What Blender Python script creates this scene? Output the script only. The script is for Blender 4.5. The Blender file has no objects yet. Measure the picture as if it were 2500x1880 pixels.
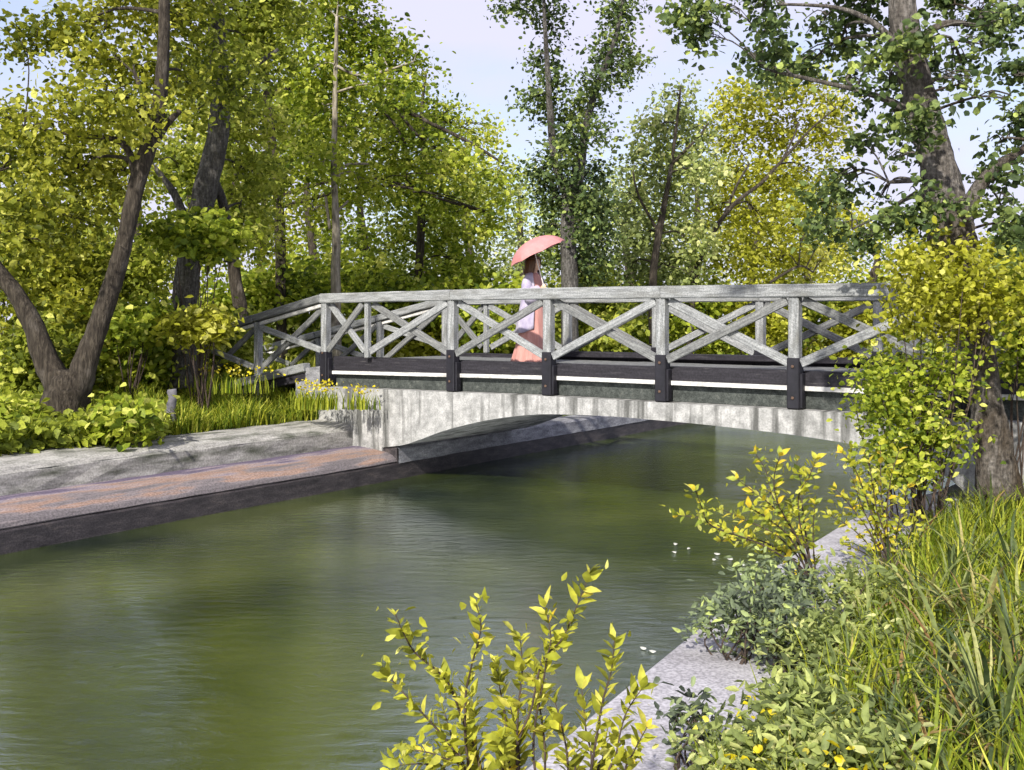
import bpy, bmesh, math, random
import numpy as np
from mathutils import Vector, Matrix, Quaternion

random.seed(7); RNG = np.random.default_rng(7)
R = math.radians
scene = bpy.context.scene
COL = scene.collection

# ------------------------------------------------------------------ camera, sky, sun, exposure
cam_d = bpy.data.cameras.new('camera'); cam = bpy.data.objects.new('camera', cam_d); COL.objects.link(cam)
cam_d.sensor_width = 36; cam_d.lens = 36; cam_d.shift_y = -0.064
cam_d.clip_start = 0.1; cam_d.clip_end = 2000
cam.location = (0, 0, 0); cam.rotation_euler = (R(90), 0, 0)
scene.camera = cam

SUN = Vector((-0.32, -0.85, 0.66)).normalized()
world = bpy.data.worlds.new('World'); scene.world = world; world.use_nodes = True
wn = world.node_tree.nodes; wl = world.node_tree.links; wn.clear()
wo = wn.new('ShaderNodeOutputWorld')
sky = wn.new('ShaderNodeTexSky'); sky.sky_type = 'NISHITA'; sky.sun_disc = False
sky.sun_elevation = math.asin(SUN.z); sky.sun_rotation = math.atan2(SUN.x, SUN.y)
sky.air_density = 1.0; sky.dust_density = 1.5; sky.ozone_density = 2.0
bg1 = wn.new('ShaderNodeBackground'); bg1.inputs['Strength'].default_value = 0.10
wl.new(sky.outputs[0], bg1.inputs['Color'])
bg2 = wn.new('ShaderNodeBackground'); bg2.inputs['Color'].default_value = (0.70, 0.69, 0.87, 1); bg2.inputs['Strength'].default_value = 0.54
tc = wn.new('ShaderNodeTexCoord'); mp = wn.new('ShaderNodeMapping'); mp.inputs['Scale'].default_value = (1, 1, 2.2)
nz = wn.new('ShaderNodeTexNoise'); nz.inputs['Scale'].default_value = 2.6; nz.inputs['Detail'].default_value = 6
rp = wn.new('ShaderNodeValToRGB'); rp.color_ramp.elements[0].position = 0.35; rp.color_ramp.elements[0].color = (0.40,)*3 + (1,)
rp.color_ramp.elements[1].position = 0.56; rp.color_ramp.elements[1].color = (0.95,)*3 + (1,)
mx = wn.new('ShaderNodeMixShader')
wl.new(tc.outputs['Generated'], mp.inputs[0]); wl.new(mp.outputs[0], nz.inputs['Vector']); wl.new(nz.outputs[0], rp.inputs[0])
wl.new(rp.outputs[0], mx.inputs[0]); wl.new(bg1.outputs[0], mx.inputs[1]); wl.new(bg2.outputs[0], mx.inputs[2]); wl.new(mx.outputs[0], wo.inputs[0])

sun_d = bpy.data.lights.new('sun', 'SUN'); sun_d.energy = 3.3; sun_d.angle = R(1.5); sun_d.color = (1.0, 0.95, 0.86)
sun = bpy.data.objects.new('sun', sun_d); COL.objects.link(sun)
sun.rotation_euler = SUN.to_track_quat('Z', 'Y').to_euler(); sun.location = (-20, -20, 30)

scene.view_settings.view_transform = 'Standard'; scene.view_settings.look = 'None'
scene.view_settings.exposure = 1.18; scene.view_settings.gamma = 1.0
scene.render.engine = 'CYCLES'
scene.cycles.max_bounces = 6; scene.cycles.transmission_bounces = 4; scene.cycles.diffuse_bounces = 4; scene.cycles.glossy_bounces = 2
scene.cycles.use_adaptive_sampling = True; scene.cycles.adaptive_threshold = 0.025; scene.cycles.use_denoising = True

# ------------------------------------------------------------------ helpers
F = 2500.0
def P(px, py, D): return Vector(((px-1250)/F*D, D, (780-py)/F*D))
def GXY(px, py, z):
    D = -z*F/(py-780); return Vector(((px-1250)/F*D, D, z))

def tag(o, label=None, cat=None, group=None, kind=None):
    if label: o['label'] = label
    if cat: o['category'] = cat
    if group: o['group'] = group
    if kind: o['kind'] = kind
    return o
def empty(name, loc, rz=0.0, label=None, cat=None, group=None):
    o = bpy.data.objects.new(name, None); COL.objects.link(o)
    o.location = loc; o.rotation_euler = (0, 0, rz); o.empty_display_size = 0.2
    return tag(o, label, cat, group)
def link(name, me, mat=None, parent=None, loc=None):
    o = bpy.data.objects.new(name, me); COL.objects.link(o)
    if mat is not None and len(me.materials) == 0: me.materials.append(mat)
    if parent is not None: o.parent = parent
    if loc is not None: o.location = loc
    return o
def mesh(name, verts, faces, mat=None, parent=None, smooth=False, loc=None):
    me = bpy.data.meshes.new(name); me.from_pydata([tuple(v) for v in verts], [], faces); me.update()
    if smooth: me.polygons.foreach_set('use_smooth', [True]*len(me.polygons))
    return link(name, me, mat, parent, loc)
def bm_obj(name, bm, mat, parent=None, smooth=False, loc=None):
    me = bpy.data.meshes.new(name); bm.to_mesh(me); bm.free()
    if smooth: me.polygons.foreach_set('use_smooth', [True]*len(me.polygons))
    return link(name, me, mat, parent, loc)
def bevel_box(l, w, h, bev):
    bm = bmesh.new(); bmesh.ops.create_cube(bm, size=1.0)
    for v in bm.verts: v.co = Vector((v.co.x*l, v.co.y*w, v.co.z*h))
    if bev > 0: bmesh.ops.bevel(bm, geom=bm.edges[:], offset=bev, segments=1, affect='EDGES')
    return bm
def beam(name, p0, p1, w, h, mat, parent, bev=0.008, side=Vector((0, 1, 0)), jit=0.0):
    """timber from p0 to p1 (in the parent's frame), length on local X, w across along 'side', h the other way"""
    p0 = Vector(p0); p1 = Vector(p1); x = (p1-p0); l = x.length; x.normalize()
    z = x.cross(side).normalized(); y = z.cross(x)
    bm = bevel_box(l, w, h, bev)
    if jit:
        bmesh.ops.subdivide_edges(bm, edges=[e for e in bm.edges if abs((e.verts[0].co-e.verts[1].co).x) > l*0.5], cuts=max(2, int(l/0.3)))
        for v in bm.verts:
            v.co.y += random.uniform(-jit, jit); v.co.z += random.uniform(-jit, jit)
    o = bm_obj(name, bm, mat, parent)
    m = Matrix((x, y, z)).transposed().to_4x4(); m.translation = (p0+p1)/2
    o.matrix_basis = m
    return o

def catmull(pts, n=6):
    pts = [Vector(p) for p in pts]; out = []
    for i in range(len(pts)-1):
        p0 = pts[max(i-1, 0)]; p1 = pts[i]; p2 = pts[i+1]; p3 = pts[min(i+2, len(pts)-1)]
        for k in range(n):
            t = k/n; t2 = t*t; t3 = t2*t
            out.append(0.5*((2*p1)+(p2-p0)*t+(2*p0-5*p1+4*p2-p3)*t2+(3*p1-p0-3*p2+p3)*t3))
    out.append(pts[-1]); return out
def tube_data(path, radii, seg=8, rough=0.0):
    V = []; Fc = []; n = len(path); prev = Vector((1, 0.2, 0.1)).normalized()
    ph = random.random()*6
    for i, p in enumerate(path):
        t = (path[min(i+1, n-1)]-path[max(i-1, 0)]); 
        if t.length < 1e-6: t = Vector((0, 0, 1))
        t.normalize()
        a = (prev-t*prev.dot(t)).normalized(); b = t.cross(a); prev = a
        for k in range(seg):
            an = 2*math.pi*k/seg
            rr = radii[i]*(1+rough*(math.sin(an*3+ph+i*0.35)*0.5+random.uniform(-.5, .5)))
            V.append(p+(a*math.cos(an)+b*math.sin(an))*rr)
    for i in range(n-1):
        for k in range(seg):
            k2 = (k+1) % seg
            Fc.append((i*seg+k, i*seg+k2, (i+1)*seg+k2, (i+1)*seg+k))
    Fc.append(tuple(range(seg-1, -1, -1))); Fc.append(tuple(range((n-1)*seg, n*seg)))
    return V, Fc
class Acc:
    def __init__(s): s.V = []; s.F = []
    def add(s, V, Fc):
        o = len(s.V); s.V += V; s.F += [tuple(i+o for i in f) for f in Fc]
    def build(s, name, mat, parent=None, smooth=True, off=Vector((0, 0, 0))):
        return mesh(name, [Vector(v)-off for v in s.V], s.F, mat, parent, smooth)

# ------------------------------------------------------------------ materials
def new_mat(name):
    m = bpy.data.materials.new(name); m.use_nodes = True; n = m.node_tree.nodes; l = m.node_tree.links; n.clear()
    out = n.new('ShaderNodeOutputMaterial'); return m, n, l, out
def ramp(n, stops):
    r = n.new('ShaderNodeValToRGB'); cr = r.color_ramp
    while len(cr.elements) < len(stops): cr.elements.new(0.5)
    for e, (p, c) in zip(cr.elements, stops): e.position = p; e.color = (c[0], c[1], c[2], 1)
    return r
def surf(name, stops, scale=(1, 1, 1), nscale=5.0, detail=8, rough=0.8, bump=0.3, bdist=0.01, second=None, spec=0.3, coord='Object', metallic=0.0, speck=None):
    """noise-driven surface: stops = colour ramp; second = (stops, scale, nscale, lo, hi) stain layer"""
    m, n, l, out = new_mat(name)
    b = n.new('ShaderNodeBsdfPrincipled'); b.inputs['Roughness'].default_value = rough; b.inputs['Specular IOR Level'].default_value = spec
    b.inputs['Metallic'].default_value = metallic
    tc = n.new('ShaderNodeTexCoord'); mp = n.new('ShaderNodeMapping'); mp.inputs['Scale'].default_value = scale
    l.new(tc.outputs[coord], mp.inputs[0])
    nz = n.new('ShaderNodeTexNoise'); nz.inputs['Scale'].default_value = nscale; nz.inputs['Detail'].default_value = detail; nz.inputs['Roughness'].default_value = 0.65
    l.new(mp.outputs[0], nz.inputs['Vector'])
    r = ramp(n, stops); l.new(nz.outputs[0], r.inputs[0]); col = r.outputs[0]
    if second:
        st, sc, ns, lo, hi = second
        mp2 = n.new('ShaderNodeMapping'); mp2.inputs['Scale'].default_value = sc; mp2.inputs['Location'].default_value = (3.1, 1.7, 5.2); l.new(tc.outputs[coord], mp2.inputs[0])
        n2 = n.new('ShaderNodeTexNoise'); n2.inputs['Scale'].default_value = ns; n2.inputs['Detail'].default_value = 6; l.new(mp2.outputs[0], n2.inputs['Vector'])
        mr = n.new('ShaderNodeMapRange'); mr.inputs[1].default_value = lo; mr.inputs[2].default_value = hi; l.new(n2.outputs[0], mr.inputs[0])
        mixc = n.new('ShaderNodeMix'); mixc.data_type = 'RGBA'; l.new(mr.outputs[0], mixc.inputs[0]); l.new(col, mixc.inputs[6]); mixc.inputs[7].default_value = (*st, 1); col = mixc.outputs[2]
    if speck:
        n3 = n.new('ShaderNodeTexNoise'); n3.inputs['Scale'].default_value = speck[0]; n3.inputs['Detail'].default_value = 2; l.new(tc.outputs[coord], n3.inputs['Vector'])
        mr3 = n.new('ShaderNodeMapRange'); mr3.inputs[1].default_value = 0.35; mr3.inputs[2].default_value = 0.65; mr3.inputs[3].default_value = 1-speck[1]; mr3.inputs[4].default_value = 1+speck[1]; l.new(n3.outputs[0], mr3.inputs[0])
        vm = n.new('ShaderNodeVectorMath'); vm.operation = 'SCALE'; l.new(col, vm.inputs[0]); l.new(mr3.outputs[0], vm.inputs['Scale']); col = vm.outputs[0]
    l.new(col, b.inputs['Base Color'])
    bp = n.new('ShaderNodeBump'); bp.inputs['Strength'].default_value = bump; bp.inputs['Distance'].default_value = bdist
    l.new(nz.outputs[0], bp.inputs['Height']); l.new(bp.outputs[0], b.inputs['Normal']); l.new(b.outputs[0], out.inputs[0])
    return m
def leaf_mat(name, stops, trans=0.5, objrand=False, rough=0.55, two=None):
    m, n, l, out = new_mat(name)
    if objrand:
        a = n.new('ShaderNodeObjectInfo'); src = a.outputs['Random']
    else:
        a = n.new('ShaderNodeAttribute'); a.attribute_name = 'tint'; src = a.outputs['Fac']
    r = ramp(n, stops); l.new(src, r.inputs[0])
    tc = n.new('ShaderNodeTexCoord'); nz = n.new('ShaderNodeTexNoise'); nz.inputs['Scale'].default_value = 35 if not objrand else 45; l.new(tc.outputs['Object'], nz.inputs['Vector'])
    mr = n.new('ShaderNodeMapRange'); mr.inputs[1].default_value = 0.3; mr.inputs[2].default_value = 0.7; mr.inputs[3].default_value = 0.72; mr.inputs[4].default_value = 1.25; l.new(nz.outputs[0], mr.inputs[0])
    vm = n.new('ShaderNodeVectorMath'); vm.operation = 'SCALE'; l.new(r.outputs[0], vm.inputs[0]); l.new(mr.outputs[0], vm.inputs['Scale'])
    b = n.new('ShaderNodeBsdfPrincipled'); b.inputs['Roughness'].default_value = rough; b.inputs['Specular IOR Level'].default_value = 0.25
    l.new(vm.outputs[0], b.inputs['Base Color'])
    t = n.new('ShaderNodeBsdfTranslucent'); l.new(vm.outputs[0], t.inputs['Color'])
    mx = n.new('ShaderNodeMixShader'); mx.inputs[0].default_value = trans
    l.new(b.outputs[0], mx.inputs[1]); l.new(t.outputs[0], mx.inputs[2]); l.new(mx.outputs[0], out.inputs[0])
    return m

M = {}
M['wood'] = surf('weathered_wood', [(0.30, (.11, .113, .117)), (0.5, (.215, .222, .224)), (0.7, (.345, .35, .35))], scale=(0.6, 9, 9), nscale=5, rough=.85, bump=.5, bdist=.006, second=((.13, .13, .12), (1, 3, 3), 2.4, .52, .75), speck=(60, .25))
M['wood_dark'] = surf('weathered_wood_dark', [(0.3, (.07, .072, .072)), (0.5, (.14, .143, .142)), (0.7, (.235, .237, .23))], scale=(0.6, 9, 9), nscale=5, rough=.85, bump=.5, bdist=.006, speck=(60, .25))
M['iron'] = surf('black_iron', [(0.35, (.004, .004, .007)), (0.65, (.013, .012, .018))], nscale=9, rough=.6, bump=.2, bdist=.004, spec=.4)
M['tarwood'] = surf('tarred_timber', [(0.3, (.009, .008, .011)), (0.6, (.024, .022, .028)), (0.75, (.085, .078, .075))], scale=(.5, 8, 8), nscale=5, rough=.75, bump=.4, bdist=.005, speck=(40, .3))
M['bolt'] = surf('rusty_bolt', [(0.3, (.05, .03, .02)), (0.7, (.16, .10, .07))], nscale=30, rough=.7, bump=.3)
M['white'] = surf('off_white', [(0.3, (.30, .29, .27)), (0.5, (.50, .49, .47)), (0.65, (.60, .585, .57))], scale=(.8, 4, 4), nscale=5, rough=.7, bump=.15, speck=(30, .15))  # mottled off-white for the edge strip and the ramp under-rail
M['girder'] = surf('girder_grey', [(0.3, (.022, .026, .024)), (0.55, (.055, .062, .057)), (0.75, (.10, .105, .095))], nscale=12, rough=.85, bump=.3, speck=(70, .35))
M['concrete'] = surf('streaked_concrete', [(0.30, (.16, .16, .155)), (0.5, (.28, .278, .27)), (0.68, (.40, .395, .385))], nscale=7, rough=.9, bump=.35, bdist=.012, second=((.085, .085, .08), (5, 1, .35), 1.6, .50, .66), speck=(45, .15))
M['coping'] = surf('pale_concrete', [(0.3, (.19, .185, .17)), (0.5, (.30, .29, .27)), (0.7, (.42, .41, .38))], scale=(.5, 1.5, 3), nscale=5, rough=.92, bump=.4, bdist=.012, second=((.075, .08, .06), (1.2, 3, 5), 1.7, .46, .70), speck=(40, .22))
M['quay'] = surf('lilac_grey_concrete', [(0.3, (.25, .24, .26)), (0.6, (.36, .35, .375))], nscale=4, rough=.9, bump=.3, bdist=.006, second=((.22, .21, .225), (1, 1, 1), 1.3, .55, .75), speck=(55, .28))
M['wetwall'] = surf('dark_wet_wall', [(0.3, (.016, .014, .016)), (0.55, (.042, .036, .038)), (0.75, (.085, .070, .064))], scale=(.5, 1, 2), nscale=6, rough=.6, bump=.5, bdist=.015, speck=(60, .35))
M['plinth'] = surf('plinth_concrete', [(0.3, (.10, .10, .115)), (0.55, (.22, .22, .235)), (0.75, (.34, .34, .34))], scale=(.6, 1, 2), nscale=6, rough=.85, bump=.4, bdist=.012, speck=(50, .25))
M['soil'] = surf('soil', [(0.3, (.05, .028, .014)), (0.5, (.12, .07, .035)), (0.7, (.20, .13, .07))], nscale=6, rough=.95, bump=.8, bdist=.03, second=((.06, .09, .02), (1, 1, 1), 1.6, .45, .6), speck=(50, .4))
M['turf'] = surf('turf', [(0.3, (.07, .10, .018)), (0.5, (.15, .18, .034)), (0.7, (.26, .28, .05))], nscale=3, rough=.95, bump=.8, bdist=.05, second=((.10, .08, .04), (1, 1, 1), 1.2, .58, .72), speck=(30, .4))
M['bark'] = surf('grey_brown_bark', [(0.3, (.04, .036, .032)), (0.5, (.10, .093, .083)), (0.7, (.20, .19, .175))], scale=(7, 7, 1.3), nscale=4, rough=.95, bump=1.0, bdist=.09, second=((.030, .026, .022), (1.5, 1.5, .9), 1.7, .5, .66), speck=(25, .3))
M['bark_dark'] = surf('dark_bark', [(0.3, (.018, .014, .010)), (0.5, (.05, .040, .030)), (0.7, (.12, .10, .075))], scale=(7, 7, 1.3), nscale=4, rough=.95, bump=1.0, bdist=.09, second=((.16, .14, .12), (2, 2, 1), 1.9, .58, .75))
M['bark_pale'] = surf('pale_bark', [(0.3, (.10, .085, .06)), (0.5, (.24, .21, .16)), (0.7, (.42, .38, .31))], scale=(7, 7, 1.3), nscale=3, rough=.95, bump=.8, bdist=.02, second=((.05, .04, .03), (2, 2, 1), 2.2, .55, .72))
M['bark_big'] = surf('big_tree_bark', [(0.3, (.05, .042, .036)), (0.5, (.135, .12, .105)), (0.7, (.26, .24, .22))], scale=(6, 6, 1.1), nscale=4, rough=.95, bump=1.0, bdist=.10, second=((.06, .042, .025), (1, 1, .7), 1.5, .5, .66), speck=(30, .35))
M['twig'] = surf('shrub_stem', [(0.3, (.025, .018, .015)), (0.7, (.09, .065, .05))], nscale=20, rough=.9, bump=.3)
M['rock'] = surf('grey_stump', [(0.3, (.05, .05, .06)), (0.7, (.20, .19, .21))], nscale=8, rough=.9, bump=.6, bdist=.02)

OLIVE = leaf_mat('leaf_olive', [(0.0, (0.077, 0.098, 0.010)), (0.35, (0.211, 0.239, 0.021)), (0.7, (0.405, 0.404, 0.037)), (1.0, (0.672, 0.673, 0.146))])
GREEN = leaf_mat('leaf_green', [(0.0, (0.085, 0.116, 0.017)), (0.35, (0.217, 0.265, 0.032)), (0.7, (0.420, 0.466, 0.054)), (1.0, (0.720, 0.720, 0.162))])
FRESH = leaf_mat('leaf_fresh', [(0.0, (0.083, 0.131, 0.014)), (0.35, (0.235, 0.304, 0.027)), (0.7, (0.455, 0.511, 0.048)), (1.0, (0.720, 0.720, 0.173))])
SAGE = leaf_mat('leaf_sage', [(0.0, (0.119, 0.148, 0.054)), (0.35, (0.264, 0.323, 0.108)), (0.7, (0.462, 0.524, 0.156)), (1.0, (0.720, 0.720, 0.323))])
LEMON = leaf_mat('leaf_lemon', [(0.0, (0.140, 0.143, 0.010)), (0.35, (0.313, 0.330, 0.024)), (0.7, (0.518, 0.517, 0.047)), (1.0, (0.713, 0.693, 0.187))])
DARK = leaf_mat('leaf_dark', [(0.0, (0.030, 0.052, 0.017)), (0.4, (0.085, 0.129, 0.039)), (0.75, (0.193, 0.252, 0.071)), (1.0, (0.413, 0.489, 0.112))], trans=.35)
GREY = leaf_mat('leaf_greygreen', [(0.0, (0.070, 0.086, 0.064)), (0.4, (0.180, 0.221, 0.138)), (0.75, (0.340, 0.422, 0.184)), (1.0, (0.600, 0.691, 0.221))])
YELLOWL = leaf_mat('leaf_yellow_shrub', [(0.0, (.15, .16, .015)), (0.3, (.28, .30, .03)), (0.7, (.46, .46, .05)), (0.95, (.60, .56, .10)), (1.0, (.62, .44, .03))], objrand=True, trans=.4)
YELLOW2 = leaf_mat('leaf_yellow_shrub_tips', [(0.0, (.17, .22, .03)), (0.45, (.34, .38, .06)), (0.75, (.52, .48, .05)), (1.0, (.66, .46, .03))], objrand=True, trans=.35)
BLADE = leaf_mat('strap_leaf', [(0.0, (.05, .080, .030)), (0.35, (.12, .155, .05)), (0.7, (.24, .27, .085)), (0.86, (.38, .37, .14)), (0.93, (.34, .24, .09)), (1.0, (.20, .11, .045))], objrand=True, trans=.35)
GRASS = leaf_mat('grass_blades', [(0.0, (0.077, 0.132, 0.010)), (0.4, (0.219, 0.285, 0.022)), (0.75, (0.463, 0.475, 0.047)), (1.0, (0.720, 0.720, 0.126))])
FLOWER = leaf_mat('yellow_petals', [(0.0, (.50, .40, .01)), (0.6, (.62, .53, .02)), (1.0, (.66, .60, .14))], trans=.3)
FLECK = surf('pale_fleck', [(0.3, (.35, .36, .32)), (0.7, (.5, .5, .46))], nscale=6, rough=.6)

# ------------------------------------------------------------------ vectorised leaves and blades
def norm(a): return a/np.maximum(np.linalg.norm(a, axis=1, keepdims=True), 1e-9)
def raw_mesh(name, V, quads, tint):
    me = bpy.data.meshes.new(name); nq = len(quads)
    me.vertices.add(len(V)); me.vertices.foreach_set('co', V.astype(np.float32).ravel())
    me.loops.add(nq*4); me.loops.foreach_set('vertex_index', quads.astype(np.int32).ravel())
    me.polygons.add(nq); me.polygons.foreach_set('loop_start', np.arange(0, nq*4, 4, dtype=np.int32))
    me.update(calc_edges=True)
    at = me.attributes.new('tint', 'FLOAT', 'FACE'); at.data.foreach_set('value', tint.astype(np.float32))
    return me
def leaf_cloud(name, pos, size, tint, mat, parent=None, off=(0, 0, 0), droop=0.35, flat=0.25, width=1.0, kind='stuff'):
    n = len(pos)
    t = RNG.normal(size=(n, 3)); t[:, 2] = t[:, 2]*0.5-droop; t = norm(t)
    nn = RNG.normal(size=(n, 3)); nn[:, 2] = np.abs(nn[:, 2])*0.6+flat; nn = norm(nn)
    s = norm(np.cross(nn, t)); nn = np.cross(t, s)
    tpl = np.array([(0, 0, 0), (.30, .30, .07), (.68, .27, .06), (1, 0, -.05), (.68, -.27, .06), (.30, -.30, .07)])
    tpl = tpl*np.array([1, width, 1])
    jit = 1+RNG.uniform(-.25, .25, size=(n, 6, 1))*np.array([0.4, 1, 1])
    T = tpl[None]*jit
    V = pos[:, None, :]-np.array(off)+size[:, None, None]*(T[:, :, 0:1]*t[:, None]+T[:, :, 1:2]*s[:, None]+T[:, :, 2:3]*nn[:, None])
    base = (np.arange(n)*6)[:, None]
    q = np.concatenate([base+np.array([0, 1, 2, 3]), base+np.array([0, 3, 4, 5])], axis=1).reshape(-1, 4)
    me = raw_mesh(name, V.reshape(-1, 3), q, np.repeat(tint, 2))
    o = link(name, me, mat, parent)
    if kind: o['kind'] = kind
    return o
def clump_points(clumps, n, twig=22, spread=0.28, hollow=0.35):
    """clumps: (centre, (rx,ry,rz)[, weight]); leaves gather on twigs spread through each clump"""
    w = np.array([(c[1][0]*c[1][1]*c[1][2])**0.62*(c[2] if len(c) > 2 else 1) for c in clumps]); w /= w.sum()
    nt = max(len(clumps), n//twig)
    idx = RNG.choice(len(clumps), nt, p=w)
    C = np.array([tuple(c[0]) for c in clumps])[idx]; Rr = np.array([c[1] for c in clumps])[idx]
    d = norm(RNG.normal(size=(nt, 3))); rad = (hollow+(1-hollow)*RNG.random((nt, 1)))**0.6
    T = C+d*Rr*rad
    k = RNG.integers(0, nt, n)
    sp = spread*(0.6+0.8*RNG.random((n, 1)))
    pos = T[k]+RNG.normal(size=(n, 3))*sp*np.array([1, 1, .75])
    ctint = RNG.normal(0, .12, len(clumps))
    tint = np.clip(.48+ctint[idx][k]+RNG.normal(0, .15, nt)[k]+RNG.normal(0, .21, n), 0, 1)
    return pos, tint
def blade_cloud(name, base, height, lean, width, tint, mat, parent=None, off=(0, 0, 0), kind='stuff'):
    n = len(base); a = RNG.random(n)*2*math.pi
    d = np.stack([np.cos(a), np.sin(a), np.zeros(n)], 1); sd = np.stack([-np.sin(a), np.cos(a), np.zeros(n)], 1)
    V = np.zeros((n, 6, 3)); up = np.array([0, 0, 1.0])
    for i, (h, l, w) in enumerate(((0, 0, 1), (.55, .28, .85), (1, 1, .12))):
        c = base-np.array(off)+up*(height*h)[:, None]*(1-.18*(lean*l)[:, None])+d*(height*lean*l)[:, None]
        V[:, i*2] = c-sd*(width*w)[:, None]; V[:, i*2+1] = c+sd*(width*w)[:, None]
    b = (np.arange(n)*6)[:, None]
    q = np.concatenate([b+np.array([0, 1, 3, 2]), b+np.array([2, 3, 5, 4])], 1).reshape(-1, 4)
    me = raw_mesh(name, V.reshape(-1, 3), q, np.repeat(tint, 2))
    o = link(name, me, mat, parent)
    if kind: o['kind'] = kind
    return o

# ------------------------------------------------------------------ banks, canal, water
WZ = -2.43
d2 = Vector((.575, .818)).normalized(); nL = Vector((-d2.y, d2.x))
LP = [Vector((-5.28, 10.56))-d2*40, Vector((-5.28, 10.56)), Vector((-1.70, 15.78)), Vector((4.9, 25.15)), Vector((90, 36))]
RP = [Vector((-8.0, -10.2)), Vector((.63, 5.34)), Vector((2.06, 7.92)), Vector((3.2, 9.69)), Vector((3.85, 10.5)), Vector((4.75, 11.35)), Vector((10.3, 18.5)), Vector((90, 29))]
def offset_poly(pts, u, sgn):
    out = []
    for i, p in enumerate(pts):
        ns = []
        if i > 0: t = (pts[i]-pts[i-1]).normalized(); ns.append(Vector((-t.y, t.x))*sgn)
        if i < len(pts)-1: t = (pts[i+1]-pts[i]).normalized(); ns.append(Vector((-t.y, t.x))*sgn)
        nn = sum(ns, Vector((0, 0))).normalized(); k = 1/max(.35, nn.dot(ns[0]))
        out.append(p+nn*u*k)
    return out
def strips(pts, prof, sgn):
    V = []; Fc = []; m = len(pts)
    for u, z in prof:
        V += [(p.x, p.y, z) for p in offset_poly(pts, u, sgn)]
    for j in range(len(prof)-1):
        for i in range(m-1):
            f = (j*m+i, j*m+i+1, (j+1)*m+i+1, (j+1)*m+i)
            Fc.append(f if sgn > 0 else f[::-1])
    return V, Fc
def dist_poly(pts, x, y):
    best = 1e9; q = Vector((x, y))
    for a, b in zip(pts[:-1], pts[1:]):
        ab = b-a; t = max(0, min(1, (q-a).dot(ab)/ab.length_squared)); best = min(best, (q-a-ab*t).length)
    return best
def lerp_prof(prof, u):
    if u <= prof[0][0]: return prof[0][1]
    for (u0, z0), (u1, z1) in zip(prof[:-1], prof[1:]):
        if u <= u1: return z0+(z1-z0)*(u-u0)/(u1-u0)
    return prof[-1][1]
LPROF = [(1.90, -1.63), (2.6, -1.56), (5.0, -1.36), (9.0, -1.18), (16, -1.10), (400, -1.0)]
RPROF = [(.66, -1.915), (1.1, -1.83), (2.6, -1.62), (4.2, -1.42)]
def zl(x, y): return lerp_prof(LPROF, dist_poly(LP, x, y))
def zr(x, y): return lerp_prof(RPROF, dist_poly(RP, x, y))

V, Fc = strips(LP, LPROF, 1)
tag(mesh('ground', V, Fc, M['turf']), kind='structure')
V, Fc = strips(RP, RPROF, -1)
m_ = len(RP); last = [Vector(V[3*m_+i]) for i in range(m_)]
ring = last+[Vector((400, 40, -1.42)), Vector((400, -200, -1.42)), Vector((-8, -200, -1.42))]
b0 = 3*m_; V += [tuple(v) for v in ring[m_:]]
from mathutils.geometry import tessellate_polygon
for t in tessellate_polygon([ring]):
    f = [b0+i for i in t]
    a, b, c = (Vector(V[i]) for i in f)
    if (b-a).cross(c-a).z < 0: f = f[::-1]
    Fc.append(tuple(f))
tag(mesh('ground', V, Fc, M['soil']), kind='structure')

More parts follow.
